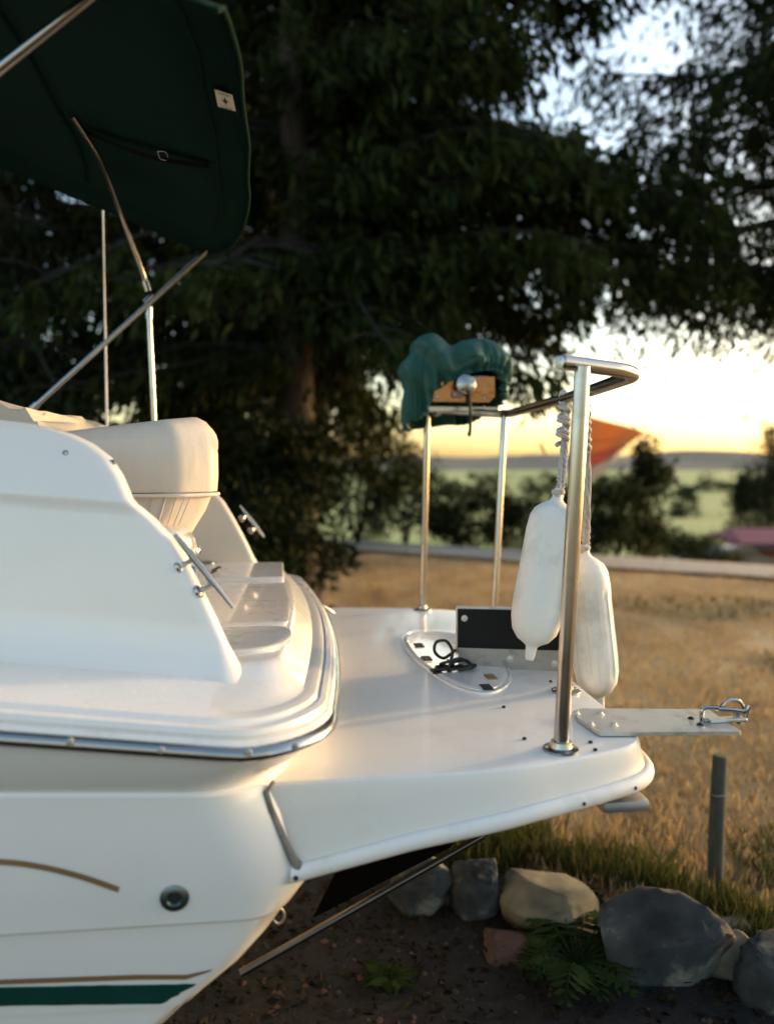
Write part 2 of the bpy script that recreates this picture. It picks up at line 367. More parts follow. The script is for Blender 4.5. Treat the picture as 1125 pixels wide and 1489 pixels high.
# coamings
def coaming(side):
    tab = [(.17, 1.13, -.13), (.205, 1.06, -.155), (.222, 1.025, -.168), (.245, .998, -.182), (.27, .98, -.196), (.30, .969, -.212), (.36, .962, -.238), (.41, .957, -.262), (.48, .949, -.297), (.56, .941, -.345), (.60, .936, -.385), (.622, .934, -.412), (.632, .938, -.426), (.645, .936, -.437), (.70, .918, -.462), (.745, .903, -.492), (.775, .892, -.532), (.795, .884, -.575), (.812, .873, -.635), (.822, .862, -.70), (.828, .848, -.78), (.830, .83, -.86)]
    rows = []
    for z, vo, ue in tab:
        th = .05 if z > .3 else .05 + (.3 - z) * .6
        vi = vo - (th if z < .82 else .03); row = []
        us = [-3.4, -2.6, -1.9, -1.5, -1.2, -1.0]; us = [u for u in us if u < ue - .1] + list(np.linspace(ue - .1, ue - th / 2, 5))
        while len(us) < 11: us.insert(1, (us[0] + us[1]) / 2)
        def zz(u): return z + max(0, -u - .3) * interp(z, [.19, .3, .64, .83], [.13, .115, .085, .055])
        for u in us: row.append((u, side * vo * (1 if z > .3 else 1), zz(u)))
        r = (vo - vi) / 2
        for k in range(1, 8):
            a = k / 8 * math.pi; row.append((ue - th / 2 + th / 2 * math.sin(a), side * (vi + r + r * math.cos(a)), zz(ue)))
        for u in us[::-1]: row.append((u, side * vi, zz(u)))
        rows.append(row)
    v, f = loft(rows, False, True); return mesh('coaming', v, f, M['gel'] if side < 0 else M['liner'], boat, 40)
cp = coaming(-1); cs = coaming(1)
for px, py, vv in [(96, 659, -.899), (163, 673, -.895)]:
    p = bpix(px, py, v=vv); s = MB().add(lathe([(0, -.01), (.0085, -.01), (.0085, .0), (.006, .004), (.004, .004), (.003, .001), (0, .001)], p, (.15, -1, .2), 12)); s.build('canvas_snap', M['bronze'], cp)
# deck panels in the walk-through
def panel(name, pts, z, h, mat, rad=.03):
    pl = fillet([Vector((*p, z)) for p in pts] + [Vector((*pts[0], z))], rad, 5)[:-1]
    cx = sum(p.x for p in pl) / len(pl); cy = sum(p.y for p in pl) / len(pl)
    def off(d, dz): return [Vector((p.x + (cx - p.x) * d, p.y + (cy - p.y) * d, z + dz)) for p in pl]
    v, f = loft([off(0, -.01), off(0, h * .7), off(.02, h), off(.06, h)], False, True); return mesh(name, v, f, mat, deck, 40)
panel('locker_lid', [(-.9, -.86), (-.12, -.86), (-.05, -.72), (-.055, -.56), (-.9, -.56)], .252, .008, M['deck'], .08)
panel('locker_lid', [(-.9, .36), (-.065, .36), (-.065, .86), (-.9, .86)], .252, .02, M['deck'], .02)
panel('locker_lid', [(-.9, -.5), (-.06, -.5), (-.045, -.1), (-.06, .32), (-.9, .32)], .252, .006, M['deck'], .03)
# oval latch + bail handle on the starboard lid
hp = bpix(302, 818, z=.275); mbx = MB().add(lathe([(0, 0), (.035, 0), (.035, .004), (0, .005)], hp, (0, 0, 1), 16)); mbx.build('latch_plate', M['bronze'], deck)
hb = bpix(313, 832, z=.275); MB().add(tube(catmull([hb + Vector(q) for q in [(-.02, -.05, 0), (.01, -.05, .015), (.025, 0, .02), (.01, .05, .015), (-.02, .05, 0)]], 5), .004, 8)).build('bail_handle', M['wire'], deck)
# seat (one-person lounge back)
seat = empty('lounge_seat', (0, 0, 0)); seat.parent = boat
def seat_row(z, ins, uaft, vp=-.60, vs=-.12, uf=-1.1, ch=.10):
    # plan outline: port side, chamfered aft-port corner, aft face, starboard corner
    a, b = vp + ins, vs - ins; ua = uaft - ins
    pts = [(uf, a), (ua - ch, a), (ua - .01, a + ch * .75), (ua, a + ch * 1.3), (ua - .06, b - .08), (ua - .2, b), (uf, b)]
    pl = fillet([Vector((p[0], p[1], z)) for p in pts], .022, 5); return pl
def zseat(u): return .0
srows = []
for z, ins in [(.655, .012), (.66, .0), (.70, -.004), (.76, -.004), (.80, .002), (.828, .014), (.845, .032), (.855, .06), (.858, .1)]:
    r_ = seat_row(z, ins, -.268)
    srows.append([Vector((p.x, p.y + .004 * noise.noise((p.x * 8, p.y * 8, z * 6)), p.z - (.0 if z < .8 else (z - .8) * max(0, -p.x - .45) * 2.2) + (.03 * max(0, 1 - abs(p.x + .33) / .2) * (z - .65) / .2))) for p in r_])
v, f = loft(srows, True, True); mesh('back_cushion', v, f, M['vinyl'], seat, 50)
pr = seat_row(.652, -.004, -.268); MB().add(tube(pr, .0055, 8)).build('piping', M['vinyl_pipe'], seat)
lrows = []
for z, ua in [(.65, -.274), (.60, -.295), (.52, -.345), (.40, -.42), (.27, -.46)]:
    pl = []; base = seat_row(z, .01, ua)
    lrows.append(base)
v, f = loft(lrows, True, True); lower = mesh('base_cushion', v, f, M['vinyl'], seat, 50)
for px0, px1 in [(222, 211), (241, 225), (257, 239), (269, 247), (277, 254)]:   # pleats sewn in the base
    a = bpix(px0, 724, v=-.593); b = bpix(px1, 778, v=-.593); MB().add(tube([a, (a + b) / 2 + Vector((0, -.0005, 0)), b], .0022, 6)).build('pleat', M['vinyl'], seat)
bol = lathe([(0, -.02), (.05, -.015), (.075, .02), (.08, .10), (.075, .19), (.05, .225), (0, .23)], (-.345, -.36, .805), (-.25, 1, 0), 22, lambda a, h: 1 + .02 * math.sin(h * 90) )
MB().add(bol).build('bolster', M['vinyl'], seat)
# white moulded locker with steel knob behind the port coaming
lk = MB().add(boxv((-.49, -.70, .40), (.345, .24, .335), None, .055, 4)).build('moulded_locker', M['deck'], boat)
kb = bpix(284, 802, v=-.62); MB().add(lathe([(0, 0), (.012, 0), (.009, .01), (.014, .02), (.014, .028), (0, .032)], kb + Vector((-.015, 0, 0)), (1, -.3, .2), 12)).build('knob', M['steel'], lk)
# beige folded canvas behind the coaming
b0 = [bpix(-260, 560, v=-.6), bpix(0, 586, v=-.6), bpix(40, 604, v=-.6), bpix(78, 630, v=-.6)]
rows = []
for t in np.linspace(0, 1, 14):
    vv = -.62 + 1.45 * t; rows.append([(p.x + .015 * math.sin(t * 20 + i), vv, p.z + .012 * math.sin(t * 9 + i * 2) - .0 * t) for i, p in enumerate(catmull(b0, 4))] + [(b0[-1].x - .03, vv, .62), (b0[0].x, vv, .62)])
v, f = loft(rows); mesh('canvas_boot', v, f, M['boot'], boat, 50)
# cleats
def cleat(p0, p1, feet, nrm, name='cleat', r=.0095):
    p0, p1, nrm = Vector(p0), Vector(p1), Vector(nrm).normalized()
    c = empty(name, (0, 0, 0)); c.parent = boat
    n = 13; pts = [p0.lerp(p1, k / (n - 1)) for k in range(n)]
    rr = [r * interp(k / (n - 1), [0, .04, .3, .42, .5, .58, .7, .96, 1], [.45, .62, 1, 1.12, 1.05, 1.12, 1, .62, .45]) for k in range(n)]
    MB().add(tube(pts, rr, 12)).build('horn', M['steel'], c)
    for t in feet:
        a = p0.lerp(p1, t); b = a - nrm * r * 4.4
        MB().add(tube([a, a.lerp(b, .5), a.lerp(b, .85), b - nrm * .004], [r * .75, r * .62, r * .85, r * 1.2], 10)).build('leg', M['steel'], c)
        MB().add(lathe([(0, -.004), (r * 1.9, -.004), (r * 1.9, .003), (r * 1.3, .007), (0, .008)], b, nrm, 14)).build('foot', M['steel'], c)
    return c
a, b = bpix(254, 777, v=-.935), bpix(339, 884, v=-.955); cleat(a, b, (.33, .66), (.86, -.1, .5))
a, b = bpix(349, 735, v=1.0), bpix(384, 781, v=1.0); cleat(a, b, (.3, .68), (.6, .75, .35))
cc = bpix(472, 884, v=.62); cleat(cc + Vector((-.035, -.03, .03)), cc + Vector((.045, .02, -.03)), (.5,), (.55, .1, .8), r=.008)
def on_can(px, py, d=.008):
    p = bpix(px, py, z=1.8)
    for _ in range(8): p = bpix(px, py, z=canz(p.x, p.y) - d)
    return p
# bimini -------------------------------------------------
bim = empty('bimini_top', (0, 0, 0)); bim.parent = boat
def canz(u, vv): return 1.72 + .40 * max(0, -.30 - u) - .12 * max(0, -1.2 - u) + .035 * (1 - (vv / .9) ** 2) * 0 + .006 * noise.noise((u * 4, vv * 3, 1))
rows = []
vsn = list(np.linspace(-1.22, .86, 30))
for i, vv in enumerate(vsn):
    ua = interp(vv, [-1.22, -1.148, -.898, -.458, 0, .43, .68, .812, .86], [-.20, -.191, -.168, -.168, -.18, -.217, -.28, -.348, -.42]) + .003 * math.sin(vv * 11)
    row = []
    for k in range(26):
        u = ua + (-3.4 - ua) * (k / 25) ** 1.3; z = canz(u, vv)
        e = max(0, vv - .72) / .14; z -= .05 * e * e
        e2 = max(0, -1.12 - vv) / .1; z -= .05 * e2 * e2
        if k == 0: z -= .012
        row.append((u, vv, z))
    rows.append(row)
v, f = grid(rows); cv = mesh('canvas', v, f, M['canvas'], bim, 60)
md = cv.modifiers.new('thick', 'SOLIDIFY'); md.thickness = .004; md.offset = 1
hem = [Vector(r_[0]) for r_ in rows]; MB().add(tube(hem, .006, 8)).build('hem', M['canvas'], bim)
sc_ = []   # sewn seams
for uo in (.10, .62):
    MB().add(tube([Vector((r_[0][0] - uo, r_[0][1], canz(r_[0][0] - uo, r_[0][1]) - .004)) for r_ in rows[1:-3]], .003, 6, flat=2)).build('seam', M['canvas'], bim)
def ctube(name, pts, r, rad=.1, mat='steel', parent=bim): return MB().add(tube(fillet(pts, rad, 8), r, 14)).build(name, M[mat], parent)
ctube('frame_tube', [(-1.62, -.95, .80), bpix(0, 100, v=-1.0), bpix(125, 0, v=-1.0), bpix(190, -52, v=-1.0)], .0125, .02)
vt = .86
d0, d1 = bpix(40, 602, v=vt), bpix(302, 364, v=vt - .02)
ctube('frame_tube', [d0 + (d0 - d1) * .12, d0, d1], .0118)
MB().add(tube([d0, d0.lerp(d1, .06)], .0165, 12)).build('tube_fitting', M['steel'], bim)
j = bpix(217, 436, v=vt); MB().add(tube([j - (d1 - d0).normalized() * .025, j + (d1 - d0).normalized() * .03], .0165, 12)).build('jaw_slide', M['steel'], bim)
s0, s1 = bpix(217, 452, v=vt), bpix(225, 625, v=vt)
ctube('frame_tube', [s0, s1, Vector((s1.x, s1.y, .80))], .0115)
MB().add(tube([s0 + Vector((0, 0, .015)), s0 - Vector((0, 0, .035))], .0155, 12)).build('tube_fitting', M['steel'], bim)
MB().add(tube([j, s0 + Vector((.0, 0, .01))], .009, 10)).build('tube_fitting', M['steel'], bim)
cb = [bpix(216, 424, v=vt), bpix(207, 395, v=vt), bpix(176, 312, v=.62), on_can(158, 263, .03), on_can(142, 226, .03), on_can(122, 194, .026), on_can(104, 167, .02)]
MB().add(tube(catmull(cb, 6), .0115, 14)).build('frame_tube', M['steel'], bim)
MB().add(tube([cb[0], cb[0].lerp(cb[1], .5)], .0155, 12)).build('tube_fitting', M['steel'], bim)
t0, t1 = bpix(150, 303, v=.95), bpix(156, 620, v=.95)
MB().add(tube([t0, t0.lerp(t1, .5), t1, Vector((t1.x, t1.y, .8))], [.004, .005, .0065, .0065], 8)).build('whip_antenna', M['rim'], boat)
# strap, buckle and maker's tag under the canvas
a, b = on_can(118, 186), on_can(305, 240)
rows = []
for t in np.linspace(0, 1, 16):
    p = a.lerp(b, t); z = canz(p.x, p.y) - .012 - .02 * math.sin(t * math.pi); rows.append([(p.x, p.y - .022, z), (p.x, p.y + .022, z)])
v, f = grid(rows); mesh('strap', v, f, M['web'], bim)
bk = on_can(237, 226, .03); MB().add(tube(catmull([bk + Vector(q) for q in [(-.012, -.03, 0), (.012, -.03, 0), (.012, .03, 0), (-.012, .03, 0), (-.012, -.03, 0)]], 4), .002, 6)).build('buckle', M['galv'], bim)
q4 = [on_can(*q, .014) for q in [(312, 130), (338, 138), (343, 162), (317, 155)]]
tg = mesh('maker_tag', q4, [(0, 1, 2, 3)], M['tagc'], bim)
ct = sum(q4, Vector()) / 4; ex = (q4[1] - q4[0]) / 2; ey = (q4[3] - q4[0]) / 2
st = []
for k in range(8):
    a_ = k * math.pi / 4; rr = .62 if k % 2 == 0 else .16
    st.append(ct + ex * rr * .62 * math.cos(a_) + ey * rr * math.sin(a_) + Vector((0, 0, -.002)))
mesh('emblem', st, [tuple(range(8))], M['web'], tg)
for yy in (-.78, .8): mesh('printed_line', [ct + ex * s + ey * (yy + e) + Vector((0, 0, -.002)) for s, e in ((-.7, -.04), (.7, -.04), (.7, .04), (-.7, .04))], [(0, 1, 2, 3)], M['galv'], tg)
# hull fittings
th = bpix(254, 1305, v=-1.162); thr = empty('through_hull_fitting', (0, 0, 0)); thr.parent = boat
vax = Vector((0, -1, -.06)); thp = Vector((th.x, -hullV(th.x, th.z), th.z))
MB().add(lathe([(.011, -.01), (.012, .004), (.016, .009), (.024, .0085), (.0315, .004), (.0325, -.004)], thp, vax, 28)).build('flange', M['bronze'], thr)
MB().add(lathe([(0, -.008), (.0118, -.008), (.0118, .0045), (0, .0045)], thp, vax, 20)).build('bore', M['hole'], thr)
rg = bpix(405, 1332, v=-1.0); MB().add(tube([rg + Vector((.014 * math.cos(a_), -.01 * math.sin(a_), .026 * math.sin(a_))) for a_ in np.linspace(0, 2 * math.pi, 24)], .0035, 8, False)).build('tie_ring', M['galv'], boat)
# swim platform -----------------------------------------
plat = empty('swim_platform', (0, 0, 0)); plat.parent = boat
pout = catmull([(-.16, -1.105, 0), (0, -1.105, 0), (.25, -1.104, 0), (.46, -1.098, 0), (.60, -1.07, 0), (.73, -1.035, 0), (.825, -.995, 0), (.872, -.945, 0), (.892, -.87, 0), (.898, -.75, 0), (.902, -.6, 0), (.91, -.39, 0), (.925, 0, 0), (.955, .4, 0), (.965, .62, 0), (.955, .74, 0), (.91, .83, 0), (.82, .905, 0), (.70, .965, 0), (.5, 1.03, 0), (.174, 1.088, 0), (-.16, 1.10, 0)], 6)
nn = len(pout); cen = Vector((.3, 0, 0))
nrm = []
for i in range(nn):
    t = (pout[min(i + 1, nn - 1)] - pout[max(i - 1, 0)]).normalized(); nrm.append(Vector((t.y, -t.x, 0)))
def pbot(u): return interp(u, [-.2, -.07, .22, .52, .73, .95], [-.246, -.222, -.158, -.112, -.098, -.088])
def prow(off, t, dz=0): return [Vector((p.x, p.y, 0)) + n * off + Vector((0, 0, pbot(p.x) * t + dz)) for p, n in zip(pout, nrm)]
rows = [prow(-.10, 0, .004), prow(-.016, 0, .0035), prow(-.007, 0, .002), prow(-.001, 0, -.003), prow(.002, 0, -.012), prow(.008, .25, -.016), prow(.014, .55, -.01), prow(.019, .84, 0), prow(.019, 1, 0), prow(-.01, 1, -.002), prow(-.2, 1, .01)]
v, f = grid(rows); n = nn; f.append(tuple(range(n))); f.append(tuple(range(10 * n, 11 * n)))
pm = mesh('moulding', v, f, M['plat'], plat, 22)
# non-skid pads
def nsmat():
    m = M['plat'].copy(); m.name = 'platform_nonskid'; t = m.node_tree; b = t.nodes['Principled BSDF']
    tc = t.nodes.new('ShaderNodeTexCoord'); mp = t.nodes.new('ShaderNodeMapping'); mp.inputs['Rotation'].default_value = (0, 0, R(45))
    ck = t.nodes.new('ShaderNodeTexVoronoi'); ck.inputs['Scale'].default_value = 150; ck.inputs['Randomness'].default_value = 0
    bp = t.nodes.new('ShaderNodeBump'); bp.inputs['Strength'].default_value = .14; bp.inputs['Distance'].default_value = .002; bp.invert = True
    t.links.new(tc.outputs['Object'], mp.inputs[0]); t.links.new(mp.outputs[0], ck.inputs['Vector']); t.links.new(ck.outputs['Distance'], bp.inputs['Height']); t.links.new(bp.outputs[0], b.inputs['Normal'])
    return m
M['nonskid'] = nsmat(); pm.data.materials.append(M['nonskid'])
for pg in pm.data.polygons:
    if pg.normal.z > .985 and pg.center.z > 0: pg.material_index = 1
# rim bead
rimp = [p + Vector((0, 0, 0)) for p in prow(.024, .93, 0)]
i0 = 4
def rimsec(i):
    p = rimp[i]; n = nrm[i]; hh = .021; o = []
    for a_ in np.linspace(0, 2 * math.pi, 14, endpoint=False): o.append(p + n * .017 * math.cos(a_) + Vector((0, 0, hh * math.sin(a_))))
    return o
v, f = loft([rimsec(i) for i in range(i0, nn)]); rim = mesh('rim', v, f, M['rim'], plat, 60)
e0 = rimp[i0]; MB().add(lathe([(0, 0), (.006, 0), (.006, .002), (0, .003)], e0 + Vector((.012, -.0165, 0)), (0, -1, 0), 10)).build('screw', M['hole'], rim)
for uu in (.66, .80):
    i_ = min(range(nn // 2), key=lambda q: abs(rimp[q].x - uu)); MB().add(lathe([(0, -.004), (.005, -.004), (.005, .002), (0, .003)], rimp[i_] + nrm[i_] * .0165, nrm[i_], 8)).build('screw', M['dark'], rim)
MB().add(tube([bpix(398, 1136, v=-1.105), bpix(387, 1152, v=-1.118), bpix(394, 1178, v=-1.125), bpix(410, 1215, v=-1.128), bpix(424, 1246, v=-1.13), bpix(436, 1264, v=-1.13)], [.004, .007, .008, .009, .010, .013], 10)).build('caulk_seam', M['caulk'], plat)
MB().add(boxv(bpix(903, 1166, v=-.99), (.13, .07, .034), None, .012, 2)).build('underside_bracket', M['galv'], plat)
s0, s1 = bpix(398, 1388, v=-.86), bpix(672, 1232, v=-.72); MB().add(tube([s0 + (s0 - s1) * .16, s0, s0.lerp(s1, .5), s1, s1 + (s1 - s0) * .12], .0105, 12)).build('support_strut', M['shade_steel'], plat)
wq = [bpix(455, 1335, v=-.6), bpix(505, 1235, v=-.6), bpix(700, 1180, v=-.6), bpix(655, 1232, v=-.6)]
v, f = loft([wq, [p + Vector((0, .008, 0)) for p in wq]]); mesh('underside_dark_sheet', v, f, M['web'], plat)  # added black sheet filling the dark area under the platform
# ladder hatch (oval lid)
hat = empty('ladder_hatch', (0, 0, 0)); hat.parent = plat
hatch_out = [(.415, .15), (.43, .33), (.50, .43), (.60, .44), (.70, .34), (.735, .1), (.735, -.12), (.71, -.31), (.64, -.45), (.56, -.50), (.49, -.42), (.445, -.25), (.418, -.05)]
ho = catmull([Vector((*p, 0)) for p in hatch_out + [hatch_out[0]]], 5)[:-1]; hc = Vector((.575, -.02, 0))
def hrow(s, z): return [hc + (p - hc) * s + Vector((0, 0, z)) for p in ho]
v, f = grid([hrow(1.02, .004), hrow(1.015, .011), hrow(.975, .011), hrow(.97, .006), hrow(.955, .006), hrow(.95, .012), hrow(.90, .015), hrow(.86, .012)], True); n = len(ho); f.append(tuple(range(7 * n, 8 * n)))
mesh('lid', v, f, M['deck'], hat, 40)
for k, (px, py, br) in enumerate([(609, 938, 0), (620, 957, 0), (634, 976, 0), (707, 999, 0), (713, 984, 1)]):
    p = bpix(px, py, z=.014); MB().add(boxv(p, (.035, .06, .004), None, .001, 1)).build('slot', M['brass'] if br else M['dark'], hat)
for px, py in [(732, 1027), (762, 1073), (858, 1078), (865, 1089), (800, 990)]:
    p = bpix(px, py, z=.0085); MB().add(lathe([(0, -.004), (.0055, -.004), (.0055, .001), (0, .001)], p, (0, 0, 1), 10)).build('screw_hole', M['hole'], plat)
# stern rail ---------------------------------------------
rail = empty('stern_rail', (0, 0, 0)); rail.parent = boat
RZ = .985
far_end = Vector((.62, .95, 1.02))
rp = fillet([Vector((.622, -1.0, RZ + .012)), Vector((.875, -.91, RZ)), Vector((.955, -.3, RZ)), Vector((1.02, .80, RZ)), far_end], .1, 10)
ep = rp[0]; RT = .0195
MB().add(tube(rp, RT, 18)).build('top_rail', M['steel'], rail)
MB().add(lathe([(RT * 1.02, -.004), (RT * 1.02, .004), (RT * .8, .009), (0, .011)], ep, ep - rp[1], 18)).build('end_cap', M['steel'], rail)
def post(base, top, r):
    MB().add(tube([base, base.lerp(top, .5), top], r, 18)).build('post', M['steel'], rail)
    fl = MB().add(lathe([(0, -.006), (.046, -.006), (.046, .002), (.03, .006), (r * 1.5, .008), (r * 1.35, .02), (r, .021)], base, (0, 0, 1), 28)).build('flange', M['steel'], rail)
    for s in (-1, 1): MB().add(lathe([(0, 0), (.007, 0), (.006, .004), (0, .005)], base + Vector((.034 * s, .006, .003)), (0, 0, 1), 8)).build('screw', M['steel'], fl)
post(Vector((.631, -1.0, .008)), bpix(846, 534, v=-1.0), RT)
post(Vector((.632, .94, .006)), Vector((.655, .945, 1.01)), RT * .82)
post(Vector((.925, .66, .006)), bpix(733, 606, v=.74), RT * .82)
post(Vector((.832, -.512, .008)), bpix(850, 566, v=-.40), RT * .9)
# motor bracket board: black panel on an aluminium angle --
brd = empty('bracket_board', (0, 0, 0)); brd.parent = boat
A = Vector((.555, -.168, 0)); B = Vector((.91, -.262, 0)); ax = (B - A).normalized(); nx = Vector((ax.y, -ax.x, 0))
rb = Matrix((ax, -nx, Vector((0, 0, 1)))).transposed()
Lb = .37
MB().add(boxv(A + ax * Lb / 2 + Vector((0, 0, .135)) - nx * .014, (Lb + .01, .016, .165), rb, .002, 1)).build('black_panel', M['black'], brd)
MB().add(boxv(A + ax * Lb / 2 + Vector((0, 0, .222)) - nx * .014, (Lb + .016, .021, .008), rb, .002, 1)).build('edge_trim', M['alu'], brd)
MB().add(boxv(A + Vector((0, 0, .135)) - ax * .006 - nx * .014, (.008, .021, .172), rb, .002, 1)).build('edge_trim', M['alu'], brd)
MB().add(boxv(A + ax * Lb / 2 + Vector((0, 0, .040)), (Lb, .006, .073), rb, .0015, 1)).add(boxv(A + ax * Lb / 2 + Vector((0, 0, .0085)) - nx * .04, (Lb, .08, .006), rb, .0015, 1)).build('angle_bar', M['aluflat'], brd)
def bolt(p, nv, r, par, mat='alu'):
    MB().add(lathe([(0, 0), (r * 1.6, 0), (r * 1.6, r * .2), (r, r * .22), (r, r * .8), (r * .6, r), (0, r)], p, nv, 6 if r > .008 else 10)).build('bolt', M[mat], par)
for px, py, on in [(675, 899, 0), (741, 958, 1), (806, 965, 1)]:
    o_, d_ = None, None
    best = min((bpix(px, py, v=A.y + (B.y - A.y) * t - .006) for t in np.linspace(0, 1.05, 60)), key=lambda q: abs((q - A).dot(nx) - (.004 if on else -.005)))
    bolt(best, nx, .0085 if on else .0075, brd)
# mounting plate with wire latch --------------------------
mp_ = empty('mounting_plate', (0, 0, 0)); mp_.parent = boat
pc = [(.775, -.735), (.757, -.80), (.768, -.925), (1.153, -.972), (1.168, -.78), (.80, -.722)]
z0 = .0075; t_ = .010
loop = fillet([Vector((*p, z0)) for p in pc + [pc[0]]], .008, 3)[:-1]
v, f = loft([loop, [p + Vector((0, 0, t_)) for p in loop]]); mesh('plate', v, f, M['alu'], mp_, 30)
for px, py in [(837, 1037), (872, 1038), (858, 1053), (892, 1054)]: bolt(bpix(px, py, z=z0 + t_), (0, 0, 1), .008, mp_)
lt = empty('wire_latch', (0, 0, 0)); lt.parent = plat
lt.parent = mp_
zt = z0 + t_ + .005
def lp(px, py, vv=-.885): return bpix(px, py, v=vv)
w1 = [lp(1020, 1056), lp(1020, 1034), lp(1028, 1029), lp(1043, 1029)]
MB().add(tube(catmull(w1, 6), .0062, 10)).build('bail', M['steel'], lt)
MB().add(tube(catmull([lp(1042, 1031), lp(1062, 1032), lp(1082, 1034), lp(1088, 1026)], 6), .0075, 10)).build('bail', M['steel'], lt)
MB().add(tube(catmull([lp(1022, 1048), lp(1050, 1047), lp(1066, 1046), lp(1069, 1036)], 6), .0055, 10)).build('bail', M['steel'], lt)
MB().add(tube(catmull([lp(1072, 1048), lp(1082, 1046), lp(1085, 1036), lp(1089, 1026)], 6), .0055, 10)).build('bail', M['steel'], lt)
MB().add(tube([lp(1018, 1053), lp(1062, 1054)], .006, 10)).build('hinge_bar', M['steel'], lt)
MB().add(tube(catmull([lp(1046, 1030, -.87), lp(1056, 1019, -.87), lp(1066, 1017, -.87), lp(1076, 1021, -.87), lp(1082, 1032, -.87)], 6), [.005] * 25, 8)).build('handle', M['steel'], lt)
MB().add(tube([lp(1071, 1034), lp(1073, 1052)], .0055, 10)).build('pin', M['steel'], lt)
bs = lp(1040, 1059); MB().add(boxv(Vector((bs.x + .03, -.888, zt)), (.11, .03, .009), None, .002, 1)).build('latch_base', M['alu'], lt)
for px, py in [(1004, 1045), (1017, 1054)]: bolt(bpix(px, py, z=z0 + t_), (0, 0, 1), .006, mp_, 'hole')

# ------------------------------------------------------------------ trailer under the hull
tr = tag(empty('boat_trailer', BO + Matrix.Rotation(TH, 3, 'Z') @ Vector((-2.2, 0, -BO.z + .055)), TH), 'galvanised boat trailer carrying the white cruiser, hidden under its hull', 'trailer')
for s in (-1, 1):
    MB().add(boxv((-.6, s * .62, .42), (4.6, .09, .13), None, .01, 1)).build('side_beam', M['galv'], tr)
    MB().add(boxv((.1, s * .55, .60), (3.0, .12, .07), None, .01, 1)).build('bunk', M['dark'], tr)
    for x in (-1.1, 1.3): MB().add(boxv((x, s * .58, .52), (.07, .06, .13), None, .005, 1)).build('bunk_post', M['galv'], tr)
    for x in (-.55, .28):
        wv = MB().add(lathe([(.2, -.1), (.31, -.1), (.335, -.07), (.34, 0), (.335, .07), (.31, .1), (.2, .1)], (x, s * .98, .34), (0, 1, 0), 32)).build('wheel', M['tyre'], tr)
        MB().add(lathe([(0, -.05), (.08, -.06), (.19, -.04), (.21, -.09), (.21, .09), (.19, .04), (0, .05)], (x, s * .98, .34), (0, 1, 0), 24)).build('rim', M['galv'], wv)
for x in (-2.4, -.55, .28, 1.6): MB().add(boxv((x, 0, .36), (.08, 1.9 if -1 < x < 1 else 1.25, .07), None, .006, 1)).build('cross_member', M['galv'], tr)
MB().add(boxv((-3.8, 0, .42), (2.2, .11, .13), None, .01, 1)).build('tongue', M['galv'], tr)
MB().add(tube([(-4.7, 0, .45), (-4.7, 0, .0)], .03, 10)).build('jockey_leg', M['galv'], tr)

# ------------------------------------------------------------------ things on the boat (boat frame -> world)
def bworld(name): 
    o = empty(name, BO, TH); return o
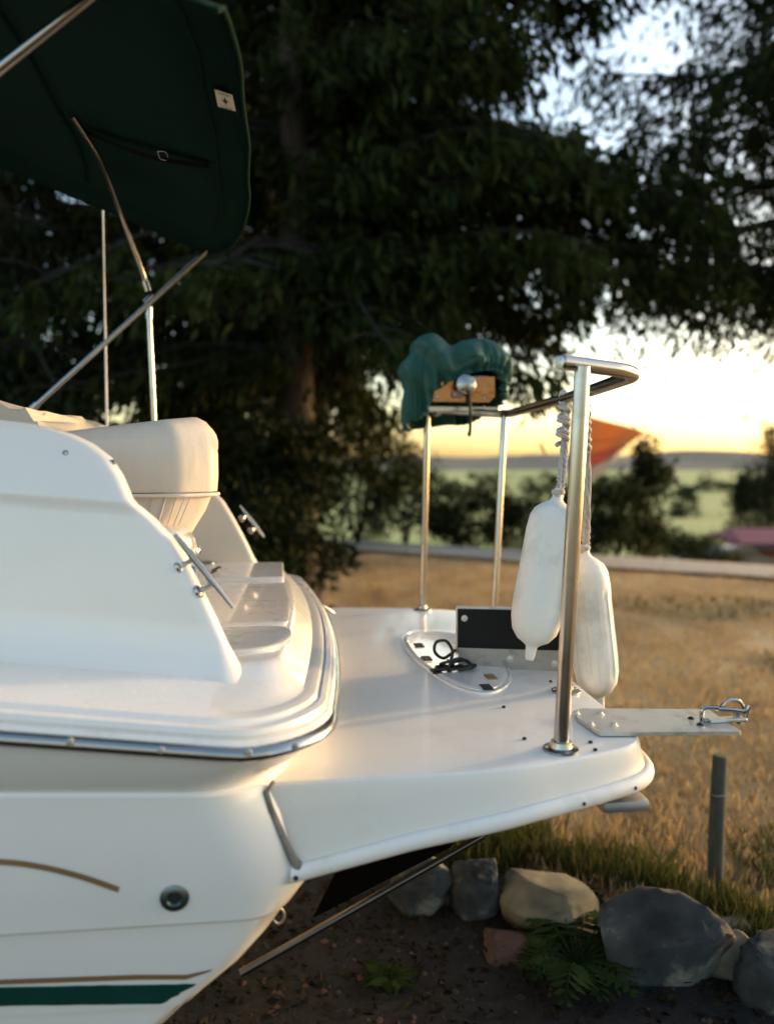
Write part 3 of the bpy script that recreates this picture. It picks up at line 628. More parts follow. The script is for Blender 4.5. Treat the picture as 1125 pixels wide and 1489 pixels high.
# fenders
def rope3(path, r=.0045, pitch=.03, n=None):
    pts = [Vector(p) for p in path]; mb = MB()
    L = [0]
    for i in range(1, len(pts)): L.append(L[-1] + (pts[i] - pts[i - 1]).length)
    for s in range(3):
        o = []
        for i, p in enumerate(pts):
            t = (pts[min(i + 1, len(pts) - 1)] - pts[max(i - 1, 0)]).normalized(); a = Vector((1, 0, 0)) if abs(t.x) < .8 else Vector((0, 1, 0))
            n1 = (a - t * a.dot(t)).normalized(); n2 = t.cross(n1); an = L[i] / pitch * 2 * math.pi + s * 2.094
            o.append(p + (n1 * math.cos(an) + n2 * math.sin(an)) * r * 1.05)
        mb.add(tube(o, r, 7))
    return mb
def dense(pts, n): return catmull(pts, n)
def fender(label, top, bot, rmax, rail_p, ribs, hitch):
    root = tag(bworld('boat_fender'), label, 'fender', 'fenders hung on the stern rail')
    top, bot = Vector(top), Vector(bot); L = (bot - top).length
    prof = [(.0, 0), (.013, .0), (.016, .012), (.018, .032), (.026, .044), (rmax * .55, .056), (rmax * .8, .075), (rmax * .93, .10), (rmax * .985, .145), (rmax, .5 * L), (rmax * 1.02, L - .19), (rmax * .99, L - .14), (rmax * .86, L - .095), (rmax * .6, L - .066), (rmax * .3, L - .052), (.019, L - .045), (.016, L - .01), (.012, L), (0, L)]
    pr = [prof[0]]
    for a, b in zip(prof, prof[1:]):
        k = 10 if b[1] - a[1] > .12 else 2
        for i in range(1, k + 1): pr.append((a[0] + (b[0] - a[0]) * i / k, a[1] + (b[1] - a[1]) * i / k))
    md = None
    if ribs: md = lambda an, h: 1 - (.055 * (math.cos(an * 11) > .3) if .17 < h < L - .13 else 0)
    MB().add(lathe(pr, top, bot - top, 132 if ribs else 36, md)).build('body', M['fender'], root, 50)
    ey = top + (bot - top).normalized() * .012
    path = dense([rail_p + Vector((0, -.02, -.015)), rail_p.lerp(ey, .45) + Vector((.004, -.004, 0)), ey], 14)
    rope3(path, .0055).build('rope', M['rope'], root, 60)
    path2 = dense([rail_p + Vector((.015, .0, -.01)), rail_p.lerp(ey, .6) + Vector((.016, .0, 0)), ey + Vector((.01, 0, -.012)), ey + Vector((-.012, -.008, -.004))], 10)
    rope3(path2, .0055).build('rope', M['rope'], root, 60)
    kn = []; 
    for k in range(90):
        t = k / 89; a_ = t * 2 * math.pi * 5.5; p = rail_p.lerp(ey, .08 + hitch * t); kn.append(p + Vector((.018 * math.cos(a_), .018 * math.sin(a_) - .008, .006 * math.sin(a_ * .5))))
    MB().add(tube(kn, .0085, 8)).build('knot', M['rope'], root, 60)
    wr = []
    for k in range(60):
        t = k / 59; a_ = t * 2 * math.pi * 2.5; wr.append(rail_p + Vector((-.005 + .0 * t, .022 * math.cos(a_) + .016 * (t - .5), .024 * math.sin(a_))))
    MB().add(tube(wr, .008, 8)).build('hitch', M['rope'], root, 60)
    kn2 = [ey + Vector((.016 * math.cos(a_), .016 * math.sin(a_), -.004 + .004 * (a_ / 6))) for a_ in np.linspace(0, 12, 40)]
    MB().add(tube(kn2, .0075, 8)).build('eye_splice', M['rope'], root, 60)
    return root
r1 = Vector((.965, -.17, RZ)); 
f1t = bpix(812, 711, v=-.36); f1b = bpix(769, 960, v=-.43)
r1p = bpix(820, 583, u=.962); r1p.z = RZ
fender('plain white fender hanging inside the rail in front of the black board', f1t, f1b, .086, r1p, False, .42)
f2t = bpix(848, 792, v=-.30); f2b = bpix(872, 1032, v=-.32)
fender('ribbed white fender hanging low outside the stern behind the rail post', f2t, f2b, .078, bpix(847, 572, u=.957), True, .3)
# grill + cover
GC = Vector((.81, .88, 1.14))
gr = tag(bworld('rail_grill'), 'steel barbecue grill with control knob clamped on the far rail', 'grill')
gp0, gp1 = bpix(621, 584, v=.74), bpix(719, 548, v=.74)
xa, xb, za, zb = gp0.x, gp1.x, gp0.z, gp1.z; cu = .028
pl = [(xa + cu, za), (xb - cu, za), (xb, za + cu), (xb - .002, zb), (xa + .1, zb - .01), (xa, za + cu + .02)]
v, f = loft([[Vector((x, .735, z)) for x, z in pl], [Vector((x, .75, z)) for x, z in pl]]); mesh('control_panel', v, f, M['warm_refl'], gr, 20)
MB().add(boxv(((xa + xb) / 2, .90, za + .08), (xb - xa, .28, .15), None, .03, 3)).build('firebox', M['steel'], gr)
MB().add(lathe([(0, 0), (.15, .0), (.145, .05), (.11, .09), (0, .11)], ((xa + xb) / 2, .90, za + .16), (0, 0, 1), 24)).build('lid', M['steel'], gr)
kc = bpix(676, 560, v=.70)
MB().add(lathe([(.032, -.035), (.034, 0), (.045, .004), (.049, .012), (.047, .022), (.035, .030), (0, .034)], kc, (.05, -1, .1), 28)).add(boxv(kc + Vector((0, -.03, 0)), (.012, .012, .085), Matrix.Rotation(R(62), 3, 'Y'), .003, 1)).build('knob', M['steel'], gr)
MB().add(boxv(kc + Vector((-.03, .022, -.04)), (.05, .02, .03), None, .004, 1)).build('valve', M['galv'], gr)
for px, py in [(635, 577), (703, 579)]: MB().add(lathe([(0, 0), (.008, 0), (.006, .005), (0, .006)], bpix(px, py, v=.735), (0, -1, 0), 8)).build('screw', M['steel'], gr)
hb_ = bpix(683, 582, v=.71); MB().add(tube(catmull([kc + Vector((.02, .02, -.02)), hb_, hb_ + Vector((.005, .01, -.1)), hb_ + Vector((.012, .05, -.16)), hb_ + Vector((.03, .14, -.15))], 6), [.008] * 25, 8)).build('gas_hose', M['wire'], gr)
MB().add(boxv(((xa + xb) / 2 + .03, .86, RZ + .028), (xb - xa + .06, .03, .03), None, .006, 1)).build('mount_bar', M['steel'], gr)
for xx in (xa + .08, xb + .01):
    MB().add(boxv((xx, .905, RZ + .02), (.03, .09, .05), None, .006, 1)).build('clamp', M['galv'], gr)
cover = tag(bworld('grill_cover'), 'gathered teal green canvas cover pulled over the grill', 'cover')
c0 = bpix(660, 560, v=.9); hw, hd = .252, .20
rows = []; NA, NT = 240, 56
for i in range(NT + 1):
    t = i / NT; row = []
    for k in range(NA):
        a_ = 2 * math.pi * k / NA; ca, sa = math.cos(a_), math.sin(a_)
        e = .62; sx_ = math.copysign(abs(ca) ** e, ca); sy_ = math.copysign(abs(sa) ** e, sa)
        # hem height by azimuth: front (sa<0) high, left and back low
        front = max(0, -sa); left = max(0, -ca); right = max(0, ca)
        hemz = .945 + .21 * front ** .8 * (1 - .12 * left) + .10 * right ** 2 * (1 - front) - .03 * left
        if front > .2: hemz = interp(sx_, [-1, -.72, -.6, .0, .55, .8, 1], [.93, 1.0, 1.09, 1.165, 1.19, 1.18, 1.07]) * min(1, front * 2) + hemz * (1 - min(1, front * 2))
        rad = min(1, (t / .42)) ** .5 if t < .42 else 1
        topz = 1.335 + .035 * math.exp(-((sx_ * rad + .58) / .26) ** 2) - .032 * math.exp(-((sx_ * rad + .18) / .17) ** 2) + .01 * math.exp(-((sx_ * rad - .35) / .4) ** 2)
        sh = 1 - .09 * max(0, t - .75) / .25
        x = c0.x + hw * sx_ * rad * sh; y = .885 + hd * sy_ * rad * sh
        if t < .42: z = topz - .085 * (t / .42) ** 3.2
        else: z = (topz - .085) + (hemz - topz + .085) * ((t - .42) / .58)
        rp_ = max(0, t - .38) / .62; gat = .018 * rp_ ** 1.2 * math.sin(a_ * 38 + 3 * math.sin(a_ * 5)) + .012 * abs(noise.noise((a_ * 4.5 + t * 2, t * 2.2, 7))) + .03 * rp_ * (1 - rp_ * .5) * noise.noise((a_ * 3.2, t * 1.4, 3)) + .016 * noise.noise((x * 7 + z * 4, y * 7, z * 5)) * min(1, t * 2)
        fold = .02 * math.sin((x - c0.x) * 38 + z * 30) * min(1, t * 2) * (1 - rp_ * .6)
        row.append((x + ca * (gat + fold), y + sa * (gat + fold), z + .008 * noise.noise((x * 12, y * 12, 0))))
    rows.append(row)
v, f = loft(rows, True, False); cvo = mesh('fabric', v, f, M['cover'], cover, 180)
md = cvo.modifiers.new('thick', 'SOLIDIFY'); md.thickness = .004; md.offset = -1
MB().add(tube([Vector(p) for p in rows[-1]] + [Vector(rows[-1][0])], .006, 7, False)).build('elastic_hem', M['cover'], cover, 180)
# coiled cable on the hatch
cab = tag(bworld('coiled_cable'), 'loose black cable coil tied in loops on the platform hatch', 'cable')
cc = bpix(660, 975, z=.02); cc.z = .02
kp = []
def cpx(px, py, v_=-.22): return bpix(px, py, v=v_)
seq = [(662, 945), (645, 957), (632, 948), (634, 934), (648, 932), (657, 945), (656, 958), (650, 975), (634, 986), (650, 982), (668, 978), (686, 972), (690, 984), (672, 992), (655, 980), (658, 964), (676, 960), (684, 968), (670, 978), (652, 974), (640, 966), (652, 962), (668, 958), (682, 964), (688, 978), (676, 988), (660, 983), (646, 989), (632, 990), (648, 978), (664, 984), (672, 992), (675, 1001)]
for i, q in enumerate(seq): kp.append(cpx(q[0], q[1], -.235 + .025 * math.sin(i * 1.7)))
kp = [Vector((p.x, p.y, max(p.z, .022))) for p in kp]
MB().add(tube(catmull(kp, 6), .0056, 8)).build('cable', M['wire'], cab, 60)
tz = cpx(655, 968, -.24); MB().add(tube([tz + Vector((.011 * math.cos(a_), .014 * math.sin(a_), .02 * math.sin(a_ * .5))) for a_ in np.linspace(0, 14, 40)], .0034, 7)).build('tie', M['wire'], cab, 60)
# small blue thing behind the coaming
bp_ = bpix(279, 829, v=-.82); bl_ = tag(bworld('spray_bottle'), 'blue plastic bottle standing on deck just behind the port coaming cleat', 'bottle')
MB().add(lathe([(0, .258), (.022, .258), (.024, .27), (.024, bp_.z - .06), (.013, bp_.z - .03)], (bp_.x - .004, -.80, 0), (0, 0, 1), 16)).build('bottle_body', M['blue'], bl_)
MB().add(lathe([(.013, bp_.z - .03), (.014, bp_.z + .008), (0, bp_.z + .01)], (bp_.x - .004, -.80, 0), (0, 0, 1), 16)).build('cap', M['blue'], bl_)

# ------------------------------------------------------------------ vegetation
def leaves_mesh(name, cen, dirs, ln, wd, mat, parent):
    """many small two-triangle leaves: cen (n,3), dirs (n,3) unit axis, ln, wd (n,)"""
    n = len(cen); r = rng.normal(size=(n, 3)); s = np.cross(dirs, r); s /= np.linalg.norm(s, axis=1, keepdims=True) + 1e-9
    nn_ = np.cross(dirs, s)
    p = np.empty((n, 4, 3)); p[:, 0] = cen; p[:, 1] = cen + dirs * (ln * .45)[:, None] + s * (wd * .5)[:, None] + nn_ * (wd * .15)[:, None]
    p[:, 2] = cen + dirs * ln[:, None]; p[:, 3] = cen + dirs * (ln * .45)[:, None] - s * (wd * .5)[:, None]
    me = bpy.data.meshes.new(name); me.vertices.add(4 * n); me.vertices.foreach_set('co', p.reshape(-1).astype(np.float32))
    me.loops.add(4 * n); me.loops.foreach_set('vertex_index', np.arange(4 * n, dtype=np.int32))
    me.polygons.add(n); me.polygons.foreach_set('loop_start', np.arange(0, 4 * n, 4, dtype=np.int32)); me.update(calc_edges=True); me.validate()
    return stuff(link(name, me, mat, parent, None))
def unit(a): return a / (np.linalg.norm(a, axis=1, keepdims=True) + 1e-9)
def cedar(label, base, height, rad, nlimb, spray, leaf, seed, low=.8, lean=(0, 0), bias=None, mat='cedar', group='conifers behind the boat', zmax=None, nleaf=11, hang=1.0, clear=False, extra=()):
    rg_ = random.Random(seed); root = tag(empty('conifer_tree', base), label, 'tree', group)
    tw = .028 * height * .5 + .06
    tp = [(lean[0] * t * height, lean[1] * t * height, t * height) for t in np.linspace(0, 1, 14)]
    trk = tube(tp, [tw * (1.35 if t == 0 else 1.08 if t < .1 else 1) * (1 - .93 * t) + .01 for t in np.linspace(0, 1, 14)], 14)
    MB().add(trk).build('trunk', M['bark'], root, 60)
    lm = MB(); Cn, Dn, Ln, Wn = [], [], [], []
    top = zmax or height
    for i in range(nlimb + len(extra)):
        h = low + (top - low) * (i + rg_.random()) / nlimb
        az = rg_.random() * 2 * math.pi
        if clear and abs(az - 1.5 * math.pi) < .62 and h < 9: az += 1.3 * rg_.choice((-1, 1))
        if bias and rg_.random() < bias[1]: az = bias[0] + rg_.gauss(0, .75)
        L = rad * (1 - .75 * h / height) * rg_.uniform(.65, 1.12)
        if bias: L *= 1 + .45 * max(0, math.cos(az - bias[0]))
        if clear and h < 5.2 and math.cos(az) > .2: L *= .72
        if i >= nlimb: h, az, L = extra[i - nlimb]
        d = Vector((math.cos(az), math.sin(az), 0)); side = Vector((-d.y, d.x, 0)); bend = rg_.uniform(-.25, .25)
        pts = []; st = Vector((lean[0] * h, lean[1] * h, h)); droop = rg_.uniform(.18, .38) * min(1, 4.2 / L)
        for k in range(9):
            t = k / 8; pts.append(st + d * L * t + side * bend * L * t * t + Vector((0, 0, L * (.16 * t - droop * t * t * 1.6 + .35 * droop * t ** 4 + .03 * math.sin(t * 7 + i)))))
        lm.add(tube(pts, [max(.008, (.022 + .008 * L) * (1 - .85 * k / 8)) for k in range(9)], 6))
        for s in range(int(spray * L)):
            t = rg_.uniform(.03, 1) ** .85; k = min(7, int(t * 8)); p = pts[k].lerp(pts[k + 1], t * 8 - k)
            sd = rg_.choice((-1, 1)); out = rg_.uniform(.05, .34 * L * (1.1 - t * .6)) + .05
            tip = p + side * sd * out + d * out * .4 + Vector((0, 0, -out * .25))
            if out > .5: lm.add(tube([p, p.lerp(tip, .5) + Vector((0, 0, .05)), tip], [.012, .008, .004], 4, False))
            hl = rg_.uniform(.25, .8) * hang
            nl = int(nleaf * rg_.uniform(.6, 1.4))
            u = np.array([rg_.random() for _ in range(nl)])
            along = rng.uniform(0, 1, nl)
            c = np.array(p)[None] * (1 - along[:, None]) + np.array(tip)[None] * along[:, None] + rng.normal(0, .05, (nl, 3)) + np.array([0, 0, -1])[None] * (u * hl * along ** .5)[:, None]
            dd = unit(np.array([0, 0, -1.0])[None] + rng.normal(0, .42, (nl, 3)) + np.array(d)[None] * .35)
            Cn.append(c); Dn.append(dd); Ln.append(leaf * rng.uniform(.6, 1.5, nl)); Wn.append(leaf * rng.uniform(.22, .42, nl))
    stuff(lm.build('limbs', M['twig'], root, 60))
    leaves_mesh('crown', np.concatenate(Cn), np.concatenate(Dn), np.concatenate(Ln), np.concatenate(Wn), M[mat], root)
    return root
tb = wpix(432, 880, z=0)
cedar('tall dark cedar with bare pale trunk and drooping limbs right behind the boat', (tb.x, tb.y, 0), 17, 5.2, 150, 13, .20, 3, low=3.5, bias=(.0, .36), zmax=13.5, nleaf=16, clear=True)
cedar('dark conifer with low branches behind the green canvas top', (-5.6, 11.5, 0), 15, 4.0, 110, 14, .19, 5, low=.3, mat='dkleaf', zmax=11)
cedar('conifer standing beside the field with limbs hanging over the drive', (9.4, 12.8, 0), 16, 6.8, 124, 12, .17, 8, low=4.9, bias=(3.45, .55), zmax=15, nleaf=15, hang=1.5, extra=((4.75, 3.62, 6.0), (4.5, 3.82, 5.4), (5.2, 3.5, 6.6), (4.9, 3.95, 5.0)))
cedar('dense conifer filling the gap between the cedar and the left conifer', (-3.3, 15.5, 0), 15, 3.4, 100, 14, .24, 11, low=.4, mat='dkleaf', zmax=11.5)
cedar('slender conifer far behind the cedar trunk', (-2.35, 18.5, 0), 16, 3.4, 90, 12, .24, 14, low=5.0, mat='dkleaf', zmax=14)
cedar('broad dark conifer at the far side of the yard behind the seat', (-10.5, 16, 0), 15, 4.4, 90, 13, .26, 17, low=.3, mat='dkleaf', zmax=11)
def bush(label, base, w_, h_, n, leaf, mat='bush', group=None, name='shrub', core=.35, cat='shrub', cone=0):
    root = tag(empty(name, base), label, cat, group); mb = MB()
    for k in range(6):
        a_ = rng.uniform(0, 6.28); q = Vector((math.cos(a_) * w_ * .28, math.sin(a_) * w_ * .28, h_ * rng.uniform(.5, .85)))
        mb.add(tube([(0, 0, -.05), q * .5 + Vector((0, 0, .05 * h_)), q], [.03 * h_ * .5, .018 * h_ * .5, .006], 5))
    mb.build('trunk' if cat == 'tree' else 'stems', M['twig'], root)
    nc = 26; a_ = rng.uniform(0, 6.28, nc); zz_ = rng.uniform(.1, .95, nc); rr_ = rng.uniform(.1, .5, nc) * w_ * ((1 - zz_) * 1.1 if cone else np.sqrt(1 - (zz_ * 1.05 - .35).clip(0, .8) ** 2))
    cl_ = np.stack([np.cos(a_) * rr_, np.sin(a_) * rr_, zz_ * h_], 1); pick = rng.integers(0, nc, n)
    c = cl_[pick] + rng.normal(0, 1, (n, 3)) * np.array([w_ * .10, w_ * .10, h_ * .075]); c[:, 2] = np.maximum(c[:, 2], .02)
    d = unit(rng.normal(0, 1, (n, 3)) + (c - np.array([0, 0, h_ * .3])) * .6)
    leaves_mesh('crown' if cat == 'tree' else 'foliage', c, d, leaf * rng.uniform(.6, 1.4, n), leaf * rng.uniform(.3, .55, n), M[mat], root); return root
def gp(px, Y): x = (px - 562.5) / FPX * Y * 1.01; return (x, Y, gz(x, Y))
G1 = 'shrubs along the drive'
for px, Y, w_, h_, lab in [(895, 18.3, 1.9, 1.9, 'large dark shrub beside the orange banner'), (935, 19.2, 1.2, 3.0, 'upright dark shrub at the right of the large shrub by the banner'), (520, 19.5, 2.6, 3.3, 'dark shrub next to the cedar trunk beyond the field'),
    (590, 20.2, 2.2, 2.5, 'round shrub between the cedar shrub and the rail post'), (665, 20.5, 2.2, 1.6, 'low dark shrub seen between the two far rail posts'), (755, 20.3, 2.0, 1.5, 'low dark shrub left of the white fender'), (1005, 24, 2.8, 1.1, 'low hedge shrub in front of the green meadow'), (830, 20, 1.8, 1.9, 'dark shrub half hidden behind the rail post')]:
    bush(lab, gp(px, Y), w_, h_, 2600, .17, group=G1)
bush('dark bushy undergrowth at the foot of the cedar trunk', (tb.x - .2, tb.y - .9, 0), 1.9, 3.0, 5200, .15, 'dkleaf', None)
bush('dark undergrowth shrub behind the lounge seat', (tb.x - 1.9, tb.y + .4, 0), 2.6, 2.8, 5000, .16, 'dkleaf', None)
bush('dark conifer at the right above the red roofed shed', gp(1118, 46), 4.6, 8.6, 5200, .26, 'dkleaf', None, 'conifer_tree', cat='tree', cone=1)
bush('small sloping conifer left of the red roofed shed', gp(1078, 45), 3.6, 6.0, 3000, .25, 'dkleaf', None, 'conifer_tree', cat='tree', cone=1)
bush('lone distant conifer in the middle of the meadow', (.458 * 165, 165, gz(0, 165)), 3.2, 7.2, 1800, .6, 'bush', None, 'conifer_tree', cat='tree', cone=1)
bush('distant round tree at the meadow edge', (.385 * 150, 150, gz(0, 150)), 5.5, 5.5, 1800, .6, 'bush', None, 'broadleaf_tree', cat='tree')
for i, (x, y) in enumerate([(.31 * 240, 240), (.27 * 300, 300), (.2 * 260, 260), (.13 * 280, 280), (.06 * 260, 260), (.42 * 330, 330), (.0, 270)]):
    bush('far hedgerow tree on the valley floor', (x, y, gz(x, y)), 13, 8, 900, 1.3, 'bush', 'far hedgerow trees', 'broadleaf_tree', cat='tree')
# fern by the boulders and a small weed
def fern(label, base, n, L, seed, mat='fern', name='fern'):
    root = tag(empty(name, base), label, 'plant'); rg_ = random.Random(seed)
    for k in range(n):
        az = k * 2.4 + rg_.random() * .5; l = L * rg_.uniform(.7, 1.1); d = Vector((math.cos(az), math.sin(az), 0)); s = Vector((-d.y, d.x, 0)); mb = MB(); pts = []
        for j in range(10):
            t = j / 9; pts.append(d * l * t * .85 + Vector((0, 0, l * (.95 * t - .75 * t * t))))
        mb.add(tube(pts, [.004 * (1 - .8 * j / 9) for j in range(10)], 4))
        for j in range(1, 10):
            wl = l * .26 * math.sin(math.pi * (j / 10) ** .7) + .008
            for sg in (-1, 1):
                p = pts[j]; q = p + s * sg * wl + d * wl * .4 + Vector((0, 0, -wl * .25)); m_ = (p + q) / 2
                mb.add(([p, m_ + d * .022 + Vector((0, 0, .004)), q, m_ - d * .018 + Vector((0, 0, .004))], [(0, 1, 2, 3)]))
        mb.build('frond', M[mat], root, 60)
    return root
fb = wpix(838, 1408, z=.055); fern('green fern growing in front of the boulders', (fb.x, fb.y, .055), 22, .34, 4)
fb = wpix(568, 1428, z=.055); fern('small green weed sprouting from the dark soil', (fb.x, fb.y, .055), 6, .12, 9, name='weed')
# boulders
def boulder(label, px0, px1, py0, py1, mat, seed, name='boulder', group='boulders edging the field', cat='boulder', zb=.055):
    c = wpix((px0 + px1) / 2, py1 - (py1 - py0) * .18, z=zb); sc_ = (c - Vector((0, 0, H))).length / FPX
    w_, h_ = (px1 - px0) * sc_, (py1 - py0) * sc_ * .98
    rb_ = random.Random(int(seed * 10)); cuts = [(Vector((rb_.gauss(0, 1), rb_.gauss(0, 1), rb_.gauss(.25, .8))).normalized(), rb_.uniform(.55, .85)) for _ in range(13)]
    bm = bmesh.new(); bmesh.ops.create_icosphere(bm, subdivisions=5, radius=1)
    for v in bm.verts:
        p = v.co.copy(); q = p + Vector((seed * 7.3, seed * 3.1, seed))
        n = noise.noise(q * .9) * .28 + abs(noise.noise(q * 2.1)) * -.2 + noise.noise(q * 5) * .07 + noise.noise(q * 12) * .045 - .05 * (noise.noise(q * 3.3) ** 2 > .12)
        p = p * (1 + n); e = .82
        for cn, cd in cuts:
            ex_ = p.dot(cn) - cd
            if ex_ > 0: p = p - cn * ex_ * .9
        p = Vector((math.copysign(abs(p.x) ** e, p.x), math.copysign(abs(p.y) ** e, p.y), math.copysign(abs(p.z) ** e, p.z)))
        v.co = Vector((p.x * w_ * .52, p.y * w_ * .40, p.z * h_ * .47 + h_ * .36))
    me = bpy.data.meshes.new(name); bm.to_mesh(me); bm.free(); o = link(name, me, M[mat], None, 40)
    o.location = (c.x, c.y, zb - .13 * h_); o.rotation_euler = (0, 0, 0); return tag(o, label, cat, group)
boulder('pale upright boulder beneath the end of the platform strut', 655, 732, 1238, 1340, 'rock', 1)
boulder('flat boulder coloured cream like its sunlit top, between pale and blue-grey ones', 735, 872, 1262, 1352, 'rockl', 2)
boulder('large rounded blue-grey boulder right of the fern', 868, 1032, 1300, 1425, 'rock', 3.4)
boulder('boulder coloured pale sunlit cream at the right of the large blue-grey one', 1030, 1105, 1352, 1428, 'rockl', 4.2)
boulder('dark angular boulder at the end of the boulder row', 1085, 1190, 1372, 1470, 'rock', 5.7)
boulder('dark boulder in the shade under the platform', 560, 655, 1235, 1330, 'rock', 6.1)
boulder('flat reddish brown stone lying before the pale boulder', 700, 785, 1356, 1386, 'redrock', 7.7, 'flat_stone', None, 'stone')
boulder('small cream stone above the dark angular boulder', 1040, 1085, 1330, 1368, 'rockl', 8.8, 'flat_stone', None, 'stone')
# pebbles + litter on the soil
n = 1500; pb = MB()
for k in range(420):
    x = rng.uniform(-.9, 2.0); y = rng.uniform(2.2, 3.6); s = rng.uniform(.006, .022)
    b_ = [Vector((x + s * math.cos(a_) * rng.uniform(.7, 1.2), y + s * math.sin(a_) * rng.uniform(.7, 1.2), .05)) for a_ in np.linspace(0, 6.28, 6, endpoint=False)]
    pb.add((b_ + [Vector((x, y, .055 + s * .7))], [(i, (i + 1) % 6, 6) for i in range(6)]))
stuff(pb.build('gravel', M['redrock'], None, 60)); 
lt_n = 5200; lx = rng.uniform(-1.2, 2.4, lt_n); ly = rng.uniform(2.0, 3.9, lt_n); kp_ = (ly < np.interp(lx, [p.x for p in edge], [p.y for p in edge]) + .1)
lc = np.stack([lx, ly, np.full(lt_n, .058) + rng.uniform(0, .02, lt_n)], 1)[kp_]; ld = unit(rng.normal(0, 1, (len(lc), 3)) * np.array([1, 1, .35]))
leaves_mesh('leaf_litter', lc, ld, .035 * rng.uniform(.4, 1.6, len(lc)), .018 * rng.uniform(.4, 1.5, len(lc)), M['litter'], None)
# fence post
pb0 = wpix(1038, 1292, z=.03); pt = wpix(1043, 1098, Y=pb0.y); fp = tag(empty('fence_post', pb0), 'short weathered round fence post standing in the dry field', 'fence post')
hh = pt.z - pb0.z; MB().add(tube([(0, 0, -.2), (.003, 0, hh * .5), (.01, 0, hh - .012), (.011, 0, hh)], [.037, .036, .034, .028], 14)).build('post', M['post'], fp)
MB().add(tube([(-.034, -.02, hh * .72), (-.02, -.04, hh * .72), (.03, -.03, hh * .72)], .003, 6)).build('wire_staple', M['galv'], fp)
# grass
def blades(name, xs, ys_, hgt, wd, mat, lean=.35, zoff=0):
    n = len(xs); c = np.stack([xs, ys_, np.array([gz(x, y) for x, y in zip(xs, ys_)]) + zoff], 1); d = unit(np.array([0, 0, 1.0])[None] + rng.normal(0, lean, (n, 3)) * np.array([1, 1, .2]))
    return leaves_mesh(name, c, d, hgt * rng.uniform(.5, 1.4, n), wd * rng.uniform(.6, 1.4, n), M[mat], None)
n = 60000; yy = 3.2 + 14 * rng.random(n) ** 1.7; xx = rng.uniform(-.25, .66, n) * yy * 1.1 + .3
edx = np.array([p.x for p in edge]); edy = np.array([p.y for p in edge]); keep = (xx > .2) & (yy > np.interp(xx, edx, edy) + .12)
keep |= (yy > 9.6) & (xx > -.6); keep &= np.array([noise.noise((x * .8, y * .8, 4)) > -.5 for x, y in zip(xx, yy)])
blades('dry_grass', xx[keep], yy[keep], .085, .012, 'drygrass')
n = 6500; tt = rng.random(n); xe = edx[0] + (edx[-1] - edx[0]) * tt; ye = np.interp(xe, edx, edy) + np.abs(rng.normal(.30, .24, n)) - .14; k2 = np.array([noise.noise((x * 2.2, y * 2.2, 8)) > -.05 for x, y in zip(xe, ye)])
blades('green_grass', xe[k2], ye[k2], .15, .012, 'grngrass', .3)
n = 9000; yy = 3.6 + 8 * rng.random(n) ** 1.5; xx = rng.uniform(.02, .62, n) * yy; k3 = np.array([noise.noise((x * .55, y * .4, 21)) > .18 for x, y in zip(xx, yy)]) & (yy > np.interp(xx, edx, edy) + .2)
blades('weedy_grass', xx[k3], yy[k3], .12, .014, 'grngrass', .4)
# ------------------------------------------------------------------ far things
# banner on a pole
fy = 17.6; p0 = wpix(846, 604, Y=fy); gzz = gz(p0.x, fy)
ban = tag(empty('banner', (p0.x - .12, fy, gzz)), 'red cloth banner coloured with sunlit orange on a pole above the dark shrubs', 'banner')
MB().add(tube([(0, 0, -.1), (0, 0, p0.z - gzz + .25)], .03, 8)).build('pole', M['galv'], ban)
W_ = (942 - 840) / FPX * fy; Ht = (715 - 600) / FPX * fy
def fl(s, t):   # s along the fly, t down the hoist; the fly end droops and tapers
    top = -.44 * s; bot = -Ht + .95 * s * Ht * .62
    return Vector((W_ * s * (1 - .28 * t * s), .12 * math.sin(s * 7 + t * 2) * s, p0.z - gzz + .06 + top * (1 - t) + bot * t))
for nm, t0, t1, mt in [('stripe', 0, .42, 'flag_o'), ('stripe', .42, .56, 'flag_o'), ('stripe', .56, .78, 'flag_r'), ('stripe', .78, 1, 'flag_w')]:
    rows = [[fl(s, t0 + (t1 - t0) * j / 4) for j in range(5)] for s in np.linspace(0, 1, 18)]; v, f = grid(rows); o = mesh(nm, v, f, M[mt], ban, 80)
    md = o.modifiers.new('thick', 'SOLIDIFY'); md.thickness = .006
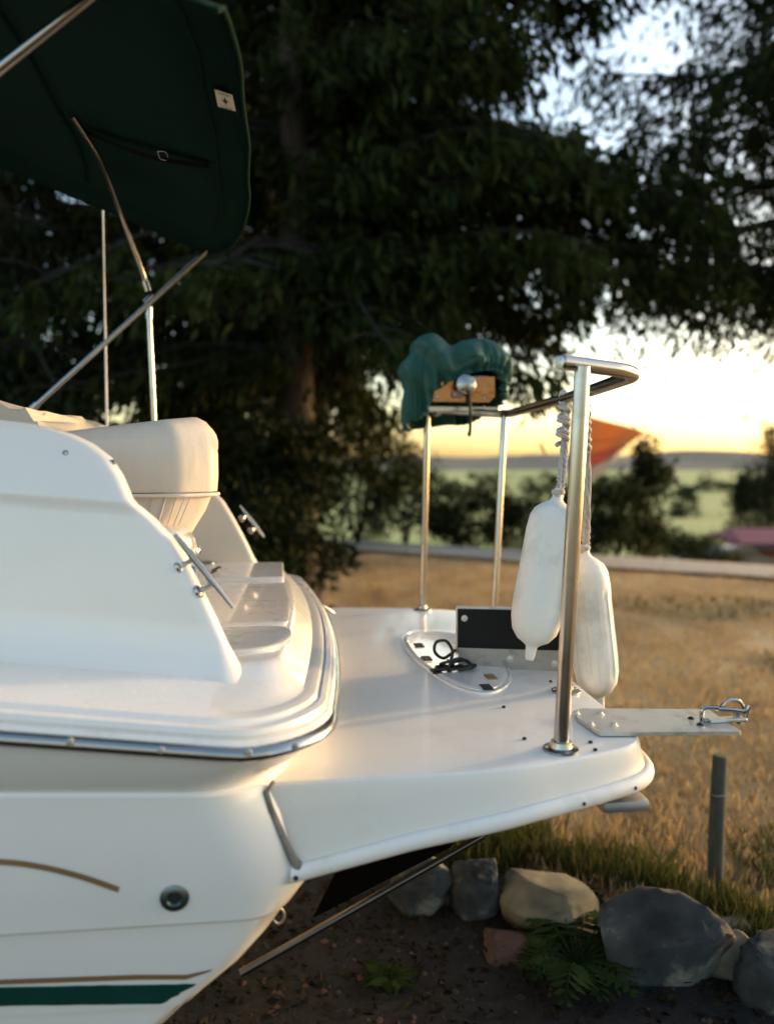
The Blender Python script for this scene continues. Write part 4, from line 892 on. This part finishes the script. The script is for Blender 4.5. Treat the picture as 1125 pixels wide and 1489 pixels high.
# shed with red roof, partly beyond the brow
sh = tag(empty('shed', (0, 0, 0)), 'low open shed with faded red roof beyond the drive', 'shed'); sy = 36.0; sp = wpix(1076, 800, Y=sy); gzs = gz(sp.x, sy); sh.location = (sp.x, sy, gzs)
eave = wpix(1100, 799, Y=sy).z - gzs; ridge = wpix(1100, 782, Y=sy).z - gzs; LW = 5.2
MB().add(boxv((.3, 2.0, eave / 2), (.5, 4.0, eave), None, .02, 1)).build('end_wall', M['wallw'], sh)
MB().add(boxv((.3 + LW / 2, 3.6, eave / 2), (LW, .15, eave), None, .02, 1)).build('back_wall', M['brownw'], sh)
MB().add(boxv((.6 + LW / 2, .9, eave * .25), (LW - .9, .1, eave * .5), None, .02, 1)).build('front_boards', M['brownw'], sh)
for k in range(5): MB().add(boxv((.62 + k * LW / 4.2, .1, eave / 2), (.12, .12, eave), None, .01, 1)).build('column', M['wallw'], sh)
MB().add(boxv((.3 + LW / 2, .02, eave + .12), (LW + .5, .1, .34), None, .02, 1)).build('fascia', M['fasc'], sh)
mesh('roof', [(.0, -.1, eave + .3), (LW + .6, -.1, eave + .3), (LW + .6, 2, ridge + .3), (.4, 2, ridge + .3), (.0, 4.1, eave + .3), (LW + .6, 4.1, eave + .3), (.0, -.1, eave + .22), (LW + .6, -.1, eave + .22), (LW + .6, 4.1, eave + .22), (.0, 4.1, eave + .22)], [(0, 1, 2, 3), (3, 2, 5, 4), (0, 3, 4), (1, 5, 2), (6, 7, 8, 9), (0, 1, 7, 6), (4, 5, 8, 9), (0, 4, 9, 6), (1, 5, 8, 7)], M['roofp'], sh, 20)
# two parked cars beside the shed
def car(label, loc, rz, mat):
    c = tag(empty('parked_car', loc, rz), label, 'car', 'cars parked by the shed')
    prof = [(-2.1, .35), (-2.15, .75), (-1.95, .92), (-1.3, .98), (-.75, 1.42), (.6, 1.45), (1.25, 1.0), (2.0, .88), (2.15, .7), (2.1, .35)]
    v, f = loft([[Vector((x * (1 - .03 * abs(s)), s * .85 * (1 if z < 1 else .86), z)) for x, z in prof] for s in (-1, -.9, .9, 1)]); mesh('body', v, f, M[mat], c, 30)
    for s in (-1, 1):
        mesh('side_window', [(-1.12, s * .80, 1.02), (-.7, s * .765, 1.36), (.52, s * .765, 1.38), (1.05, s * .80, 1.02)], [(0, 1, 2, 3)], M['glass'], c)
        for x in (-1.35, 1.35): MB().add(lathe([(.16, -.11), (.3, -.11), (.32, 0), (.3, .11), (.16, .11)], (x, s * .76, .32), (0, 1, 0), 16)).build('wheel', M['tyre'], c)
    return c
for px, yv, mt, lb, rz in [(1028, 37, 'carw', 'white car parked on the drive left of the red roofed shed', .15), (1056, 34.5, 'carb', 'dark car parked against the shed wall', .3)]:
    x = (px - 562.5) / FPX * yv * 1.01; car(lb, (x, yv, gz(x, yv)), rz, M and mt)
